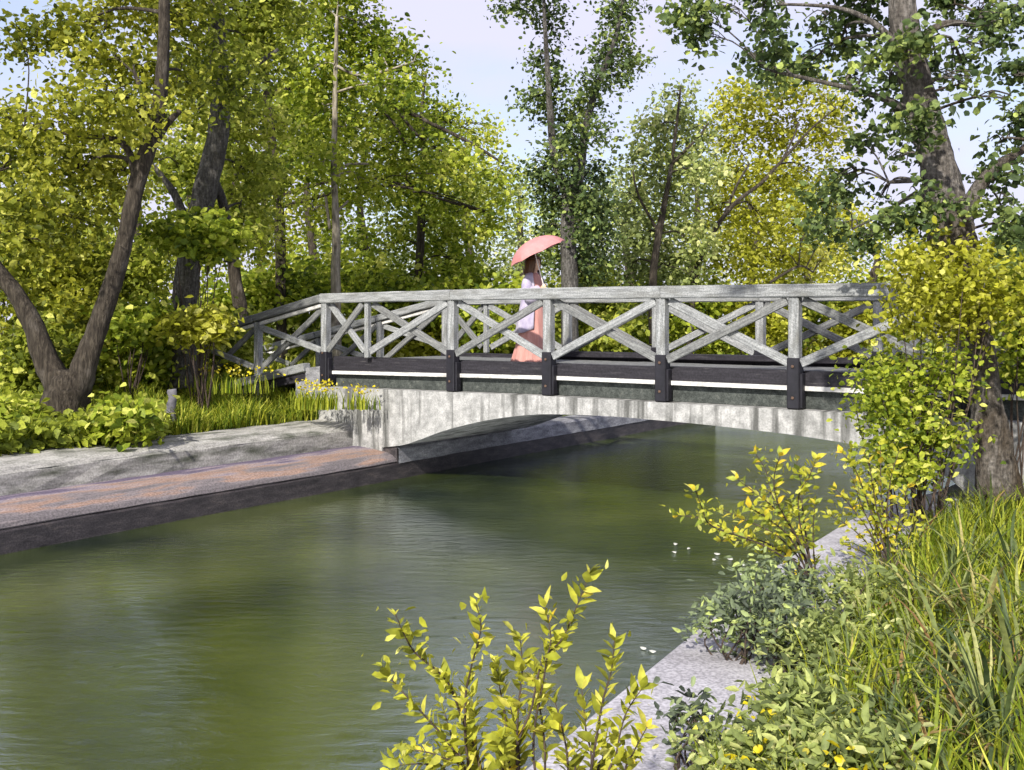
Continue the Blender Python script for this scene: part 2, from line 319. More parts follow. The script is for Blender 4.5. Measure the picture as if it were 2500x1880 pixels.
# water
def water_material():
    m, n, l, out = new_mat('canal_water')
    tc = n.new('ShaderNodeTexCoord')
    n1 = n.new('ShaderNodeTexNoise'); n1.inputs['Scale'].default_value = .5; n1.inputs['Detail'].default_value = 4; l.new(tc.outputs['Object'], n1.inputs['Vector'])
    r = ramp(n, [(.32, (.007, .014, .003)), (.5, (.031, .043, .009)), (.68, (.064, .077, .019))]); l.new(n1.outputs[0], r.inputs[0])
    df = n.new('ShaderNodeBsdfDiffuse'); l.new(r.outputs[0], df.inputs['Color'])
    gl = n.new('ShaderNodeBsdfGlossy'); gl.inputs['Color'].default_value = (.88, .95, 1, 1)
    fr = n.new('ShaderNodeFresnel'); fr.inputs['IOR'].default_value = 5.0
    # ruffled patches added to catch blue sky reflections: broken, drawn-out shapes
    wn_ = n.new('ShaderNodeTexNoise'); wn_.inputs['Scale'].default_value = .55; wn_.inputs['Detail'].default_value = 3; l.new(tc.outputs['Object'], wn_.inputs['Vector'])
    wv = n.new('ShaderNodeVectorMath'); wv.operation = 'MULTIPLY_ADD'; wv.inputs[1].default_value = (2.0, 2.0, 0); wv.inputs[2].default_value = (-1.0, -1.0, 0); l.new(wn_.outputs['Color'], wv.inputs[0])
    wp = n.new('ShaderNodeVectorMath'); wp.operation = 'ADD'; l.new(tc.outputs['Object'], wp.inputs[0]); l.new(wv.outputs[0], wp.inputs[1])
    tot = None
    for (cx, cy, rad) in ((-3.6, 6.0, 1.7), (-1.7, 6.4, 1.4), (-.2, 7.2, 1.8), (-1.1, 9.4, 1.4), (3.4, 14.6, 1.9), (6.4, 17.5, 2.2), (1.0, 8.6, .8), (2.6, 11.2, 1.1)):
        ds = n.new('ShaderNodeVectorMath'); ds.operation = 'DISTANCE'; l.new(wp.outputs[0], ds.inputs[0]); ds.inputs[1].default_value = (cx, cy, 0)
        mr = n.new('ShaderNodeMapRange'); mr.interpolation_type = 'SMOOTHSTEP'; mr.inputs[1].default_value = rad*.35; mr.inputs[2].default_value = rad*1.45; mr.inputs[3].default_value = 1; mr.inputs[4].default_value = 0; l.new(ds.outputs['Value'], mr.inputs[0])
        if tot is None: tot = mr.outputs[0]
        else:
            mm = n.new('ShaderNodeMath'); mm.operation = 'MAXIMUM'; l.new(tot, mm.inputs[0]); l.new(mr.outputs[0], mm.inputs[1]); tot = mm.outputs[0]
    rr = n.new('ShaderNodeMapRange'); rr.inputs[3].default_value = .025; rr.inputs[4].default_value = .6; l.new(tot, rr.inputs[0]); l.new(rr.outputs[0], gl.inputs['Roughness'])
    mp = n.new('ShaderNodeMapping'); mp.inputs['Rotation'].default_value = (0, 0, R(10)); mp.inputs['Scale'].default_value = (1.3, 3.6, 1); l.new(tc.outputs['Object'], mp.inputs[0])
    n2 = n.new('ShaderNodeTexNoise'); n2.inputs['Scale'].default_value = 2.6; n2.inputs['Detail'].default_value = 6; n2.inputs['Roughness'].default_value = .62; n2.inputs['Distortion'].default_value = .5; l.new(mp.outputs[0], n2.inputs['Vector'])
    bp = n.new('ShaderNodeBump'); bp.inputs['Distance'].default_value = .11; l.new(n2.outputs[0], bp.inputs['Height'])
    bs = n.new('ShaderNodeMapRange'); bs.inputs[3].default_value = .11; bs.inputs[4].default_value = 1.0; l.new(tot, bs.inputs[0]); l.new(bs.outputs[0], bp.inputs['Strength'])
    for s in (gl, fr): l.new(bp.outputs[0], s.inputs['Normal'])
    mx = n.new('ShaderNodeMixShader'); l.new(fr.outputs[0], mx.inputs[0]); l.new(df.outputs[0], mx.inputs[1]); l.new(gl.outputs[0], mx.inputs[2]); l.new(mx.outputs[0], out.inputs[0])
    return m
M['water'] = water_material()
tag(mesh('water', [(-120, -120, WZ), (200, -120, WZ), (200, 120, WZ), (-120, 120, WZ)], [(0, 1, 2, 3)], M['water']), kind='structure')

# left canal wall: local frame x along the canal, y inland
def rust_material():
    m, n, l, out = new_mat('rust_stained_ledge')
    b = n.new('ShaderNodeBsdfPrincipled'); b.inputs['Roughness'].default_value = .85; b.inputs['Specular IOR Level'].default_value = .25
    tc = n.new('ShaderNodeTexCoord'); sx = n.new('ShaderNodeSeparateXYZ'); l.new(tc.outputs['Object'], sx.inputs[0])
    mp = n.new('ShaderNodeMapping'); mp.inputs['Scale'].default_value = (.45, 2.2, 2); l.new(tc.outputs['Object'], mp.inputs[0])
    nz = n.new('ShaderNodeTexNoise'); nz.inputs['Scale'].default_value = 2.2; nz.inputs['Detail'].default_value = 7; l.new(mp.outputs[0], nz.inputs['Vector'])
    a = n.new('ShaderNodeMath'); a.operation = 'MULTIPLY_ADD'; a.inputs[1].default_value = 2.4; a.inputs[2].default_value = -1.2; l.new(nz.outputs[0], a.inputs[0])
    s = n.new('ShaderNodeMath'); s.operation = 'ADD'; l.new(sx.outputs[1], s.inputs[0]); l.new(a.outputs[0], s.inputs[1])
    r = ramp(n, [(.0, (.13, .115, .12)), (.16, (.18, .155, .158)), (.34, (.255, .165, .125)), (.52, (.265, .20, .18)), (.72, (.225, .19, .215)), (.92, (.105, .085, .125))]); l.new(s.outputs[0], r.inputs[0])
    n3 = n.new('ShaderNodeTexNoise'); n3.inputs['Scale'].default_value = 45; n3.inputs['Detail'].default_value = 3; l.new(tc.outputs['Object'], n3.inputs['Vector'])
    mr = n.new('ShaderNodeMapRange'); mr.inputs[1].default_value = .35; mr.inputs[2].default_value = .65; mr.inputs[3].default_value = .7; mr.inputs[4].default_value = 1.25; l.new(n3.outputs[0], mr.inputs[0])
    vm = n.new('ShaderNodeVectorMath'); vm.operation = 'SCALE'; l.new(r.outputs[0], vm.inputs[0]); l.new(mr.outputs[0], vm.inputs['Scale']); l.new(vm.outputs[0], b.inputs['Base Color'])
    bp = n.new('ShaderNodeBump'); bp.inputs['Strength'].default_value = .5; bp.inputs['Distance'].default_value = .012; l.new(n3.outputs[0], bp.inputs['Height']); l.new(bp.outputs[0], b.inputs['Normal'])
    l.new(b.outputs[0], out.inputs[0]); return m
M['rust'] = rust_material()
angL = math.atan2(d2.y, d2.x)
wallL = empty('canal_wall', (-5.28, 10.56, -3.2), angL, 'concrete canal wall with rust stained lower ledge along the far bank', 'wall')
ZO = 3.2
def sweep(name, prof, x0, x1, mat, parent, step=.35, wob=.012, zo=ZO, shift=0.0):
    nx = max(2, int((x1-x0)/step)); V = []; Fc = []; m = len(prof)
    for i in range(nx+1):
        x = x0+(x1-x0)*i/nx
        for (u, z) in prof:
            V.append((x, u+shift+random.uniform(-wob, wob)+.02*math.sin(x*.9), z+zo+random.uniform(-wob, wob)*.7))
    for i in range(nx):
        for j in range(m-1):
            Fc.append((i*m+j, (i+1)*m+j, (i+1)*m+j+1, i*m+j+1))
    return mesh(name, V, Fc, mat, parent, smooth=False)
XB = 6.26      # along-wall position of the bridge's near face
def rowL(p): return p
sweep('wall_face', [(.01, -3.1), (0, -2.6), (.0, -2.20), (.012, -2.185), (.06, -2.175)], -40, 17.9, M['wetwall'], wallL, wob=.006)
sweep('ledge', [(.05, -2.19), (.012, -2.16), (.035, -2.118), (.11, -2.075), (.25, -2.03), (.5, -2.0), (.78, -1.985), (.96, -1.99)], -40, XB+.1, M['rust'], wallL, wob=.007)
sweep('riser', [(.93, -2.02), (.935, -1.9), (.94, -1.745), (.965, -1.722)], -40, XB+.1, M['coping'], wallL, wob=.010)
sweep('coping', [(.955, -1.735), (.99, -1.690), (1.1, -1.655), (1.4, -1.625), (1.95, -1.615), (2.05, -1.72)], -40, XB+.1, M['coping'], wallL, wob=.016)
sweep('plinth', [(-.012, -2.19), (-.012, -1.97), (.02, -1.935), (.5, -1.925), (.55, -2.2)], XB-.12, 17.9, M['plinth'], wallL, wob=.006)
mesh('plinth_end', [(XB-.121, -.012, ZO-2.19), (XB-.121, .55, ZO-2.19), (XB-.121, .5, ZO-1.925), (XB-.121, -.0, ZO-1.94)], [(0, 3, 2, 1)], M['wetwall'], wallL)
# bank behind the plinth beyond the bridge
V, Fc = strips([LP[2]+d2*3.2]+LP[3:], [(.5, -1.98), (1.2, -1.8), (1.95, -1.64)], 1)
tag(mesh('path', V, Fc, M['turf']), kind='structure')
# far canal wall after the bend
fw = empty('canal_wall', (LP[3].x, LP[3].y, -3.2), 0, 'low concrete canal wall beyond the bridge where the water bends', 'wall')
V, Fc = strips([LP[3]-Vector((.6, .85)), LP[3], LP[4]], [(0.0, -3.1), (0.01, -2.0), (.35, -1.93), (.52, -1.99)], 1)
mesh('wall_face', [Vector(v)-Vector((LP[3].x, LP[3].y, -3.2)) for v in V], Fc, M['plinth'], fw)

# right quay
qw = empty('quay_wall', (RP[1].x, RP[1].y, -3.2), 0, 'lilac grey concrete quay edge running up the near bank', 'wall')
qo = Vector((RP[1].x, RP[1].y, -3.2))
V, Fc = strips(RP, [(0, -3.1), (0, -1.93)], -1)
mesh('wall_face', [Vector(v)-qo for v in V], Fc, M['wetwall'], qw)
V, Fc = strips(RP, [(-.012, -1.99), (-.02, -1.915), (.0, -1.90), (.4, -1.895), (.80, -1.89)], -1)
mesh('coping', [Vector(v)-qo for v in V], Fc, M['quay'], qw)

# ------------------------------------------------------------------ the bridge (local x = along bridge to the right, y = away from the camera)
BA = math.atan2(-.610, .793); BZ = -2.4
bridge = empty('footbridge', (.571, 14.0, BZ), BA, 'weathered grey timber footbridge with crossed railings on a concrete arch', 'footbridge')
def L(s, t, z): return Vector((s, t, z-BZ))
def W(s, t, z):
    v = Matrix.Rotation(BA, 3, 'Z') @ Vector((s, t, 0)); return Vector((.571+v.x, 14+v.y, z))
BW = 2.72
def zrail(s): return .433-.007*max(0, s) if s >= -4.44 else .433-.19*(-4.44-s)
def prism(name, poly, t0, t1, mat, sub=False):
    """poly in (s,z); extruded from t0 to t1"""
    n = len(poly); V = [L(s, t0, z) for s, z in poly]+[L(s, t1, z) for s, z in poly]
    Fc = [tuple(range(n)), tuple(range(2*n-1, n-1, -1))]+[(i, n+i, n+(i+1) % n, (i+1) % n) for i in range(n)]
    o = mesh(name, V, Fc, mat, bridge)
    bm = bmesh.new(); bm.from_mesh(o.data); bmesh.ops.recalc_face_normals(bm, faces=bm.faces)
    bmesh.ops.triangulate(bm, faces=[f for f in bm.faces if len(f.verts) > 4]); bm.to_mesh(o.data); bm.free()
    return o
# concrete arch
bot = [(-3.08, -1.965), (-2.86, -1.932), (-2.6, -1.885), (-2.27, -1.78), (-1.87, -1.64), (-1.45, -1.525), (-1.09, -1.44), (-.72, -1.37), (-.3, -1.31), (.1, -1.275), (.97, -1.25), (1.58, -1.256), (2.2, -1.268), (2.71, -1.285), (3.48, -1.32), (4.19, -1.38), (4.6, -1.45), (5.0, -1.57), (5.3, -1.75), (5.5, -2.1), (5.5, -3.0)]
def smoothbot():
    pts = [Vector((a, b, 0)) for a, b in bot]; return [(p.x, p.y) for p in catmull(pts[:-1], 3)]+[bot[-1]]
sb = smoothbot()
def ztop(s): return -1.035-.012*max(0, -s)
# near and far fascia + soffit as one body, fascia built as a strip of quads for clean shading
def arch_body():
    V = []; Fc = []
    xs = [(-4.55, -2.3), (-3.08, -2.3)]+sb+[(5.52, -3.0), (13, -3.0)]
    n = len(xs); t0, t1 = -.20, BW+.20
    for t in (t0, t1):
        for (s, z) in xs: V.append(L(s, t, z))
        for (s, z) in xs: V.append(L(s, t, ztop(s)))
    for k, o in enumerate((0, 2*n)):
        for i in range(n-1):
            f = (o+i, o+i+1, o+n+i+1, o+n+i); Fc.append(f if k == 0 else f[::-1])
    for i in range(n-1):
        Fc.append((i+1, i, 2*n+i, 2*n+i+1))
        Fc.append((n+i, n+i+1, 3*n+i+1, 3*n+i))
    Fc.append((0, n, 3*n, 2*n))
    return mesh('concrete_arch', V, Fc, M['concrete'], bridge)
arch_body()
# dark girder, white edge, tarred kerb beam, on both sides
SL, SR = -4.34, 12.5
def band(name, zt, zb, t0, t1, mat):
    return prism(name, [(SL, zt(SL)), (SL, zb(SL)), (0, zb(0)), (SR, zb(SR)), (SR, zt(SR)), (0, zt(0))], t0, t1, mat)
zk = lambda s: -.600+.002*max(0, s)
zw = lambda s: -.767-.0145*max(0, -s)
zw2 = lambda s: zw(s)-.052
zg = lambda s: ztop(s)+.004
band('girder', lambda s: zw2(s)-.002, zg, .02, .22, M['girder'])
band('girder', lambda s: zw2(s)-.002, zg, BW-.22, BW-.02, M['girder'])
band('white_edge', zw, zw2, -.075, .30, M['white'])
band('white_edge', zw, zw2, BW-.30, BW+.075, M['white'])
for t0, t1 in ((-.05, .13), (BW-.13, BW+.05)):
    cu = [SL, -1.72, .0, 1.75, 3.48, 5.22, 8.7, SR]
    for a, b in zip(cu[:-1], cu[1:]):
        dz_ = random.uniform(-.006, .006); dt = random.uniform(-.006, .006)
        prism('kerb_beam', [(a+.004, zk(a)+dz_), (a+.004, zw(a)+.002), (b-.004, zw(b)+.002), (b-.004, zk(b)+dz_)], t0+dt, t1+dt, M['tarwood'])
# second, shallower timber lying along the near walkway edge
beam('edge_timber', L(-2.3, BW-.22, -.565), L(12, BW-.22, -.565), .12, .09, M['tarwood'], bridge, jit=.004)
# deck planks
npl = 62
for i in range(npl):
    s = -4.3+i*.27
    beam('deck_plank', L(s, .14, -.69+random.uniform(-.004, .004)), L(s, BW-.14, -.69+random.uniform(-.004, .004)), .255, .05, M['wood_dark'], bridge, bev=.006, side=Vector((1, 0, 0)))
# posts, shoes, rails, braces
posts = [-4.44, -3.48, -1.72, 0.0, 1.75, 3.48, 5.22, 6.96, 8.70, 10.44, 12.2]
def railing(side):
    t = -.115 if side == 0 else BW+.115
    sg = -1 if side == 0 else 1
    for i, s in enumerate(posts):
        minor = (i == 1)
        w = .085 if minor else .125
        beam('post', L(s, t, -.60 if minor else -.95), L(s, t, zrail(s)-.155), w, w, M['wood'], bridge, bev=.010, side=Vector((0, 1, 0)))
        if not minor:
            zb = ztop(s)+.006
            sh = beam('iron_shoe', L(s, t, zb), L(s, t, -.44 if i > 0 else -.52), .148, .150, M['iron'], bridge, bev=.012)
            ib = beam('iron_bracket', L(s+.075, t-sg*.012, zb+.01), L(s+.075, t-sg*.012, -.62), .10, .05, M['iron'], bridge, bev=.006); ib.parent = sh; ib.matrix_basis = sh.matrix_basis.inverted() @ ib.matrix_basis
            for zz in (-.54, -.90):
                bh = beam('bolt', L(s, t+sg*.070, zz), L(s, t+sg*.094, zz), .034, .034, M['bolt'], bridge, bev=.009, side=Vector((0, 0, 1))); bh.parent = sh; bh.matrix_basis = sh.matrix_basis.inverted() @ bh.matrix_basis
    # top rail in joined lengths
    cuts = [-4.52, -1.72, 1.75, 5.22, 8.7, 12.4]
    for a, b in zip(cuts[:-1], cuts[1:]):
        beam('top_rail', L(a+.002, t, zrail(a)-.078), L(b-.002, t, zrail(b)-.078), .17, .155, M['wood'], bridge, bev=.014, jit=.003)
    for i, (a, b) in enumerate(zip(posts[:-1], posts[1:])):
        top = .432-.02*0-.165; lo = -.50
        za, zb_ = zrail(a)-.19, zrail(b)-.19
        k = .085
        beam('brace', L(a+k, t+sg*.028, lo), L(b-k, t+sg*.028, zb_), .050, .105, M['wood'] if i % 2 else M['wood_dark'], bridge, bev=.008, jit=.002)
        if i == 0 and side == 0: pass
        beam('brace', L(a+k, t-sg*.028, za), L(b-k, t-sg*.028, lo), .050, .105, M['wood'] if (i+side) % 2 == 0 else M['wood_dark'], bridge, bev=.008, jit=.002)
    # sloping approach on the left
    ap = [-4.44, -6.15, -7.9, -9.6]
    dz = lambda s: -.19*(-4.44-s)
    for i in range(1, len(ap)):
        s = ap[i]
        beam('post', L(s, t, -1.25+dz(s)), L(s, t, zrail(s)-.15), .115, .115, M['wood'], bridge, bev=.01)
    for a, b in zip(ap[:-1], ap[1:]):
        beam('top_rail', L(a-.08, t, zrail(a-.08)-.078), L(b-.05, t, zrail(b-.05)-.078), .17, .13, M['wood_dark'] if side == 0 else M['wood'], bridge, bev=.014, jit=.003)
        beam('under_rail', L(a-.09, t+sg*.005, zrail(a-.09)-.19), L(b+.07, t+sg*.005, zrail(b+.07)-.19), .07, .06, M['white'], bridge, bev=.008)
        k = -.08; lo = -.50
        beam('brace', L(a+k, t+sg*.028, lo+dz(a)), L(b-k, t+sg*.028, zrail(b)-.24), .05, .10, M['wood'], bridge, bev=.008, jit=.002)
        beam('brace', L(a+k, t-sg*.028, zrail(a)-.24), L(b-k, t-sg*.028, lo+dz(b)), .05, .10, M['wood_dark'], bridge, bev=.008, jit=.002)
    beam('ramp_beam', L(-4.9, t, -.70+dz(-4.9)), L(-9.7, t, -.70+dz(-9.7)), .16, .14, M['wood'], bridge, bev=.01)
    beam('ramp_girder', L(-4.9, t-sg*.04, -.85+dz(-4.9)), L(-9.7, t-sg*.04, -.85+dz(-9.7)), .14, .14, M['tarwood'], bridge, bev=.01)
railing(0); railing(1)
# wing block at the left end of the span
prism('wing_wall', [(-5.15, -.83), (-5.15, -2.2), (-4.56, -2.2), (-4.56, -.76)], -.14, BW+.14, M['plinth'])
for i in range(18):
    s = -4.75-i*.27; z = -.78-.19*(-4.44-s)
    beam('deck_plank', L(s, .0, z), L(s, BW, z), .255, .05, M['wood_dark'], bridge, bev=.006, side=Vector((1, 0, 0)))

# ------------------------------------------------------------------ trees
def px_path(pts, D0):
    """pts: (px,py,width_px[,dD])"""
    return [P(p[0], p[1], D0+(p[3] if len(p) > 3 else 0)) for p in pts], [p[2]/F*D0/2 for p in pts]
def interp_r(rad, n):
    out = []
    for i in range(len(rad)-1):
        for k in range(n): out.append(rad[i]+(rad[i+1]-rad[i])*k/n)
    out.append(rad[-1]); return out
def tree(name, label, D, trunk, limbs, clumps, nleaf, lsize, lmat, bark, group=None, spread=.28, twig=22, cat='tree', depth=1.0, branches=True, flat=.22, width=1.0, droop=.35, brad=.022, front=.86):
    path, rad = px_path(trunk, D)
    base = path[0]; root = empty(name, base, 0, label, cat, group)
    sp = catmull(path, 5); V, Fc = tube_data(sp, interp_r(rad, 5), 14, .17)
    mesh('trunk', [v-base for v in V], Fc, bark, root, smooth=True)
    allp = list(zip(sp, interp_r(rad, 5)))
    for lb in limbs:
        pa, ra = px_path(lb, D); s2 = catmull(pa, 5); V, Fc = tube_data(s2, interp_r(ra, 5), 8, .12)
        mesh('limb', [v-base for v in V], Fc, bark, root, smooth=True)
        allp += list(zip(s2, interp_r(ra, 5)))
    cl = []
    for c in clumps:
        px, py, rx, ry = c[:4]; dD = c[4] if len(c) > 4 else (random.uniform(.35, 1.7)*depth if random.random() < front else random.uniform(-.8, -.2)*depth)
        wgt = c[5] if len(c) > 5 else 1.0
        DD = D+dD; cen = P(px, py, DD); rxm = rx/F*DD; rym = ry/F*DD
        cl.append((cen, (rxm, max(rxm, rym)*.9, rym), wgt))
    if branches:
        acc = Acc()
        for cen, r_, w_ in cl:
            cand = [q for q in allp if q[0].z < cen.z+r_[2]*.6] or allp
            q = min(cand, key=lambda q: (q[0]-cen).length+abs(q[0].z-cen.z)*.2)
            a = q[0]; mid = (a+cen)/2+Vector((random.uniform(-.1, .1), random.uniform(-.1, .1), .12*(cen-a).length))
            ln = (cen-a).length
            if ln < .1 or (ln > 1.5 and (Vector((cen.x, cen.y))-Vector((a.x, a.y))).length < .4*ln): continue
            r0 = min(q[1]*.7, brad*(1+ln*.35)); V, Fc = tube_data(catmull([a, mid, cen], 4), [r0+(.006-r0)*k/8 for k in range(9)], 5, .1); acc.add(V, Fc)
            for _ in range(4):
                e = cen+Vector((random.uniform(-1, 1)*r_[0], random.uniform(-1, 1)*r_[1], random.uniform(-.7, .9)*r_[2]))*.85
                m2 = (mid+e)/2+Vector((0, 0, .05)); V, Fc = tube_data(catmull([mid.lerp(cen, random.random()), m2, e], 3), [r0*.5+(.004-r0*.5)*k/6 for k in range(7)], 4, .1); acc.add(V, Fc)
        acc.build('branches', bark, root, off=base)['kind'] = 'stuff'
    nleaf = int(nleaf*1.45); lsize *= .80
    pos, tint = clump_points(cl, nleaf, twig, spread)
    size = lsize*(.45+1.0*RNG.random(nleaf)**1.3)
    leaf_cloud('crown', pos, size, tint, lmat, root, off=base, flat=flat, width=width, droop=droop)
    return root

# forked tree on the far bank, left
tree('forked_tree', 'dark forked tree leaning over the coping at far left', 14.2,
     [(150, 1062, 120), (158, 1010, 112), (168, 950, 105), (175, 905, 80)],
     [[(150, 960, 70), (112, 880, 62), (85, 800, 50), (40, 720, 42), (-20, 640, 34), (-70, 520, 26)],
      [(180, 960, 75), (205, 900, 62), (240, 800, 48), (275, 690, 46), (305, 580, 40), (335, 450, 40), (372, 330, 38), (392, 220, 34), (400, 90, 28), (402, -60, 24), (405, -200, 18)],
      [(350, 400, 26), (395, 320, 20), (440, 270, 12)], [(335, 450, 22), (300, 350, 16), (190, 330, 10), (60, 310, 6)], [(372, 330, 20), (350, 240, 14), (330, 180, 9)]],
     [(60, 100, 75, 40), (170, 75, 90, 45), (290, 30, 110, 55), (250, 150, 100, 45), (350, 170, 80, 45), (240, 240, 110, 40), (330, 280, 80, 50), (110, 300, 110, 55), (20, 300, 60, 40), (240, 350, 120, 50), (60, 400, 100, 50), (170, 430, 110, 55), (300, 430, 60, 50), (50, 500, 90, 60), (180, 530, 90, 50), (90, 600, 100, 60), (430, 60, 60, 60), (440, 200, 50, 50), (20, 720, 70, 80), (420, -80, 150, 50), (260, -70, 100, 40)],
     10500, .125, OLIVE, M['bark_dark'], spread=.20, depth=1.0)
tree('tall_tree', 'tall grey barked tree with curved trunk left of the bridge railing', 17.5,
     [(458, 945, 95), (455, 860, 62), (452, 740, 58), (470, 600, 58), (500, 470, 56), (530, 350, 52), (540, 240, 46), (528, 100, 42), (528, -40, 36), (530, -200, 24)],
     [[(560, 640, 30, .3), (556, 560, 26, .3), (540, 480, 22, .2), (520, 430, 18)], [(460, 560, 22), (430, 480, 20), (390, 425, 14), (370, 400, 8)], [(535, 250, 20), (600, 180, 14), (680, 120, 8)]],
     [(480, 30, 80, 60), (590, 50, 80, 55), (560, 150, 80, 50), (640, 130, 70, 60), (460, 160, 60, 60), (600, 240, 70, 50), (480, 270, 60, 45), (640, 300, 60, 60), (560, 330, 50, 40, 1.2), (680, 30, 70, 50), (500, -80, 150, 60), (640, -80, 110, 60), (440, 420, 60, 60, 1.5), (610, 420, 60, 60, 1.2), (590, 520, 60, 60, 1.5)],
     9500, .135, GREEN, M['bark'], spread=.22, depth=1.2)
tree('slim_tree', 'rust brown slim trunk just right of the tall grey tree', 20.5,
     [(590, 860, 36), (588, 760, 34), (575, 680, 30), (566, 600, 28), (552, 520, 26), (535, 470, 22)],
     [[(552, 520, 16), (575, 440, 12), (590, 340, 8)]],
     [(500, 560, 70, 60), (560, 470, 70, 60), (620, 560, 60, 70), (520, 380, 70, 60), (640, 440, 60, 60)],
     3200, .14, GREEN, M['bark_dark'], spread=.24)
tree('slim_tree', 'slender dark trunk with broken bark rising behind the ramp railing', 23.5,
     [(688, 880, 26), (685, 700, 24), (684, 560, 26), (675, 430, 22), (660, 320, 22), (650, 200, 20), (640, 80, 14), (650, -40, 8)],
     [[(660, 230, 14), (740, 205, 14), (830, 205, 12), (900, 230, 12), (960, 255, 12), (1050, 300, 10), (1150, 350, 8), (1230, 400, 5)],
      [(900, 230, 9), (960, 300, 8), (990, 350, 5)], [(960, 255, 8), (1020, 330, 8), (1090, 375, 4)], [(650, 120, 10), (670, 60, 8), (690, 10, 4)]],
     [(600, 120, 60, 60), (690, 110, 70, 60), (640, 40, 70, 60), (740, 240, 70, 45), (830, 265, 70, 55), (910, 300, 60, 50), (980, 310, 60, 45), (1050, 350, 70, 50), (1130, 400, 70, 55), (1210, 440, 60, 50), (1000, 420, 80, 60), (900, 400, 80, 60), (720, 330, 80, 60), (1080, 480, 80, 60), (620, 250, 60, 60), (700, 430, 70, 60), (1200, 520, 60, 60), (660, -60, 110, 50)],
     8000, .155, FRESH, M['bark_dark'], spread=.26, depth=1.2)
tree('slender_tree', 'slender pale stemmed young tree behind the first bridge post', 22.0,
     [(822, 900, 30), (820, 700, 24), (820, 560, 19), (815, 420, 15), (818, 280, 13), (820, 150, 11), (822, 40, 7)],
     [[(815, 500, 8), (835, 410, 8), (900, 400, 5)], [(820, 520, 8), (850, 490, 5)], [(820, 160, 8), (880, 185, 7), (950, 170, 6), (1010, 150, 4)], [(805, 560, 8), (795, 480, 7)]],
     [(810, 70, 60, 70), (870, 120, 80, 60), (940, 130, 60, 50), (1000, 150, 45, 40), (760, 170, 70, 60), (880, 200, 80, 45), (790, 280, 60, 50), (960, 220, 70, 50), (860, 330, 60, 50), (780, 400, 60, 50), (880, 450, 70, 50), (760, 520, 60, 50), (760, 40, 60, 50), (890, 70, 50, 50), (820, -40, 100, 50)],
     7500, .15, FRESH, M['bark_pale'], spread=.24, depth=1.0)
tree('young_tree', 'thin dark trunked tree with yellow green leaves behind the second post', 27.0,
     [(1030, 880, 22), (1022, 700, 20), (1026, 600, 20), (1030, 480, 20), (1034, 380, 14), (1030, 270, 9), (1040, 180, 5)],
     [[(1030, 420, 8), (960, 380, 6), (930, 350, 4)]],
     [(1030, 260, 70, 60), (1100, 300, 60, 50), (980, 350, 70, 60), (1080, 420, 80, 60), (960, 480, 80, 60), (1050, 560, 90, 60), (940, 600, 80, 60), (1130, 530, 70, 60), (1120, 640, 80, 50), (980, 690, 90, 50), (1170, 330, 50, 45)],
     6000, .165, FRESH, M['bark_dark'], spread=.28)
tree('forked_tree', 'tall dark leaved tree forking above the pink umbrella', 23.0,
     [(1392, 900, 44), (1390, 690, 42), (1386, 600, 38), (1390, 500, 34), (1392, 440, 30)],
     [[(1384, 480, 22), (1355, 400, 18), (1345, 300, 18), (1338, 180, 14), (1330, 60, 10), (1325, -80, 6)],
      [(1395, 470, 25), (1415, 380, 21), (1440, 270, 18), (1470, 180, 14), (1505, 80, 12), (1530, -60, 7)],
      [(1400, 520, 20), (1420, 420, 16), (1430, 340, 10)]],
     [(1335, 30, 45, 30), (1345, 90, 38, 28), (1325, 150, 40, 30), (1350, 200, 32, 28), (1310, 240, 42, 28), (1345, 290, 38, 30), (1400, 290, 40, 28), (1520, 30, 48, 34), (1500, 90, 38, 30), (1480, 140, 38, 28), (1540, 150, 44, 26), (1450, 200, 40, 28), (1510, 190, 30, 25), (1430, 250, 40, 30), (1400, 340, 45, 35), (1460, 320, 38, 35), (1350, 360, 35, 28), (1440, 430, 50, 36), (1460, 500, 50, 40), (1360, 560, 40, 35), (1450, 580, 55, 45), (1440, 650, 55, 40), (1350, 500, 32, 30), (1260, 15, 55, 22), (1400, 640, 40, 40, .6), (1385, 430, 40, 35, -.4), (1410, 500, 35, 30, -.4), (1375, 380, 35, 30, -.4), (1425, 560, 35, 30, -.4), (1345, 470, 40, 40), (1320, 420, 40, 35), (1340, 600, 40, 40), (1530, -60, 80, 40), (1310, -60, 70, 40)],
     10500, .135, DARK, M['bark'], spread=.17, depth=.6, twig=16)
tree('slim_tree', 'slim dark trunked tree with pale sage leaves behind the fourth post', 27.0,
     [(1596, 900, 22), (1594, 690, 19), (1605, 590, 18), (1622, 500, 14), (1640, 400, 10), (1652, 300, 7), (1662, 210, 4)],
     [[(1610, 570, 8), (1560, 480, 6), (1545, 420, 4)], [(1640, 400, 8), (1700, 340, 6), (1730, 300, 4)]],
     [(1650, 240, 50, 40), (1600, 320, 60, 45), (1680, 320, 60, 50), (1560, 400, 50, 45), (1640, 410, 70, 50), (1560, 490, 60, 50), (1660, 500, 70, 50), (1570, 580, 60, 50), (1680, 590, 70, 50), (1640, 660, 80, 40), (1540, 650, 50, 50), (1720, 420, 50, 50)],
     6000, .17, SAGE, M['bark_dark'], spread=.25)
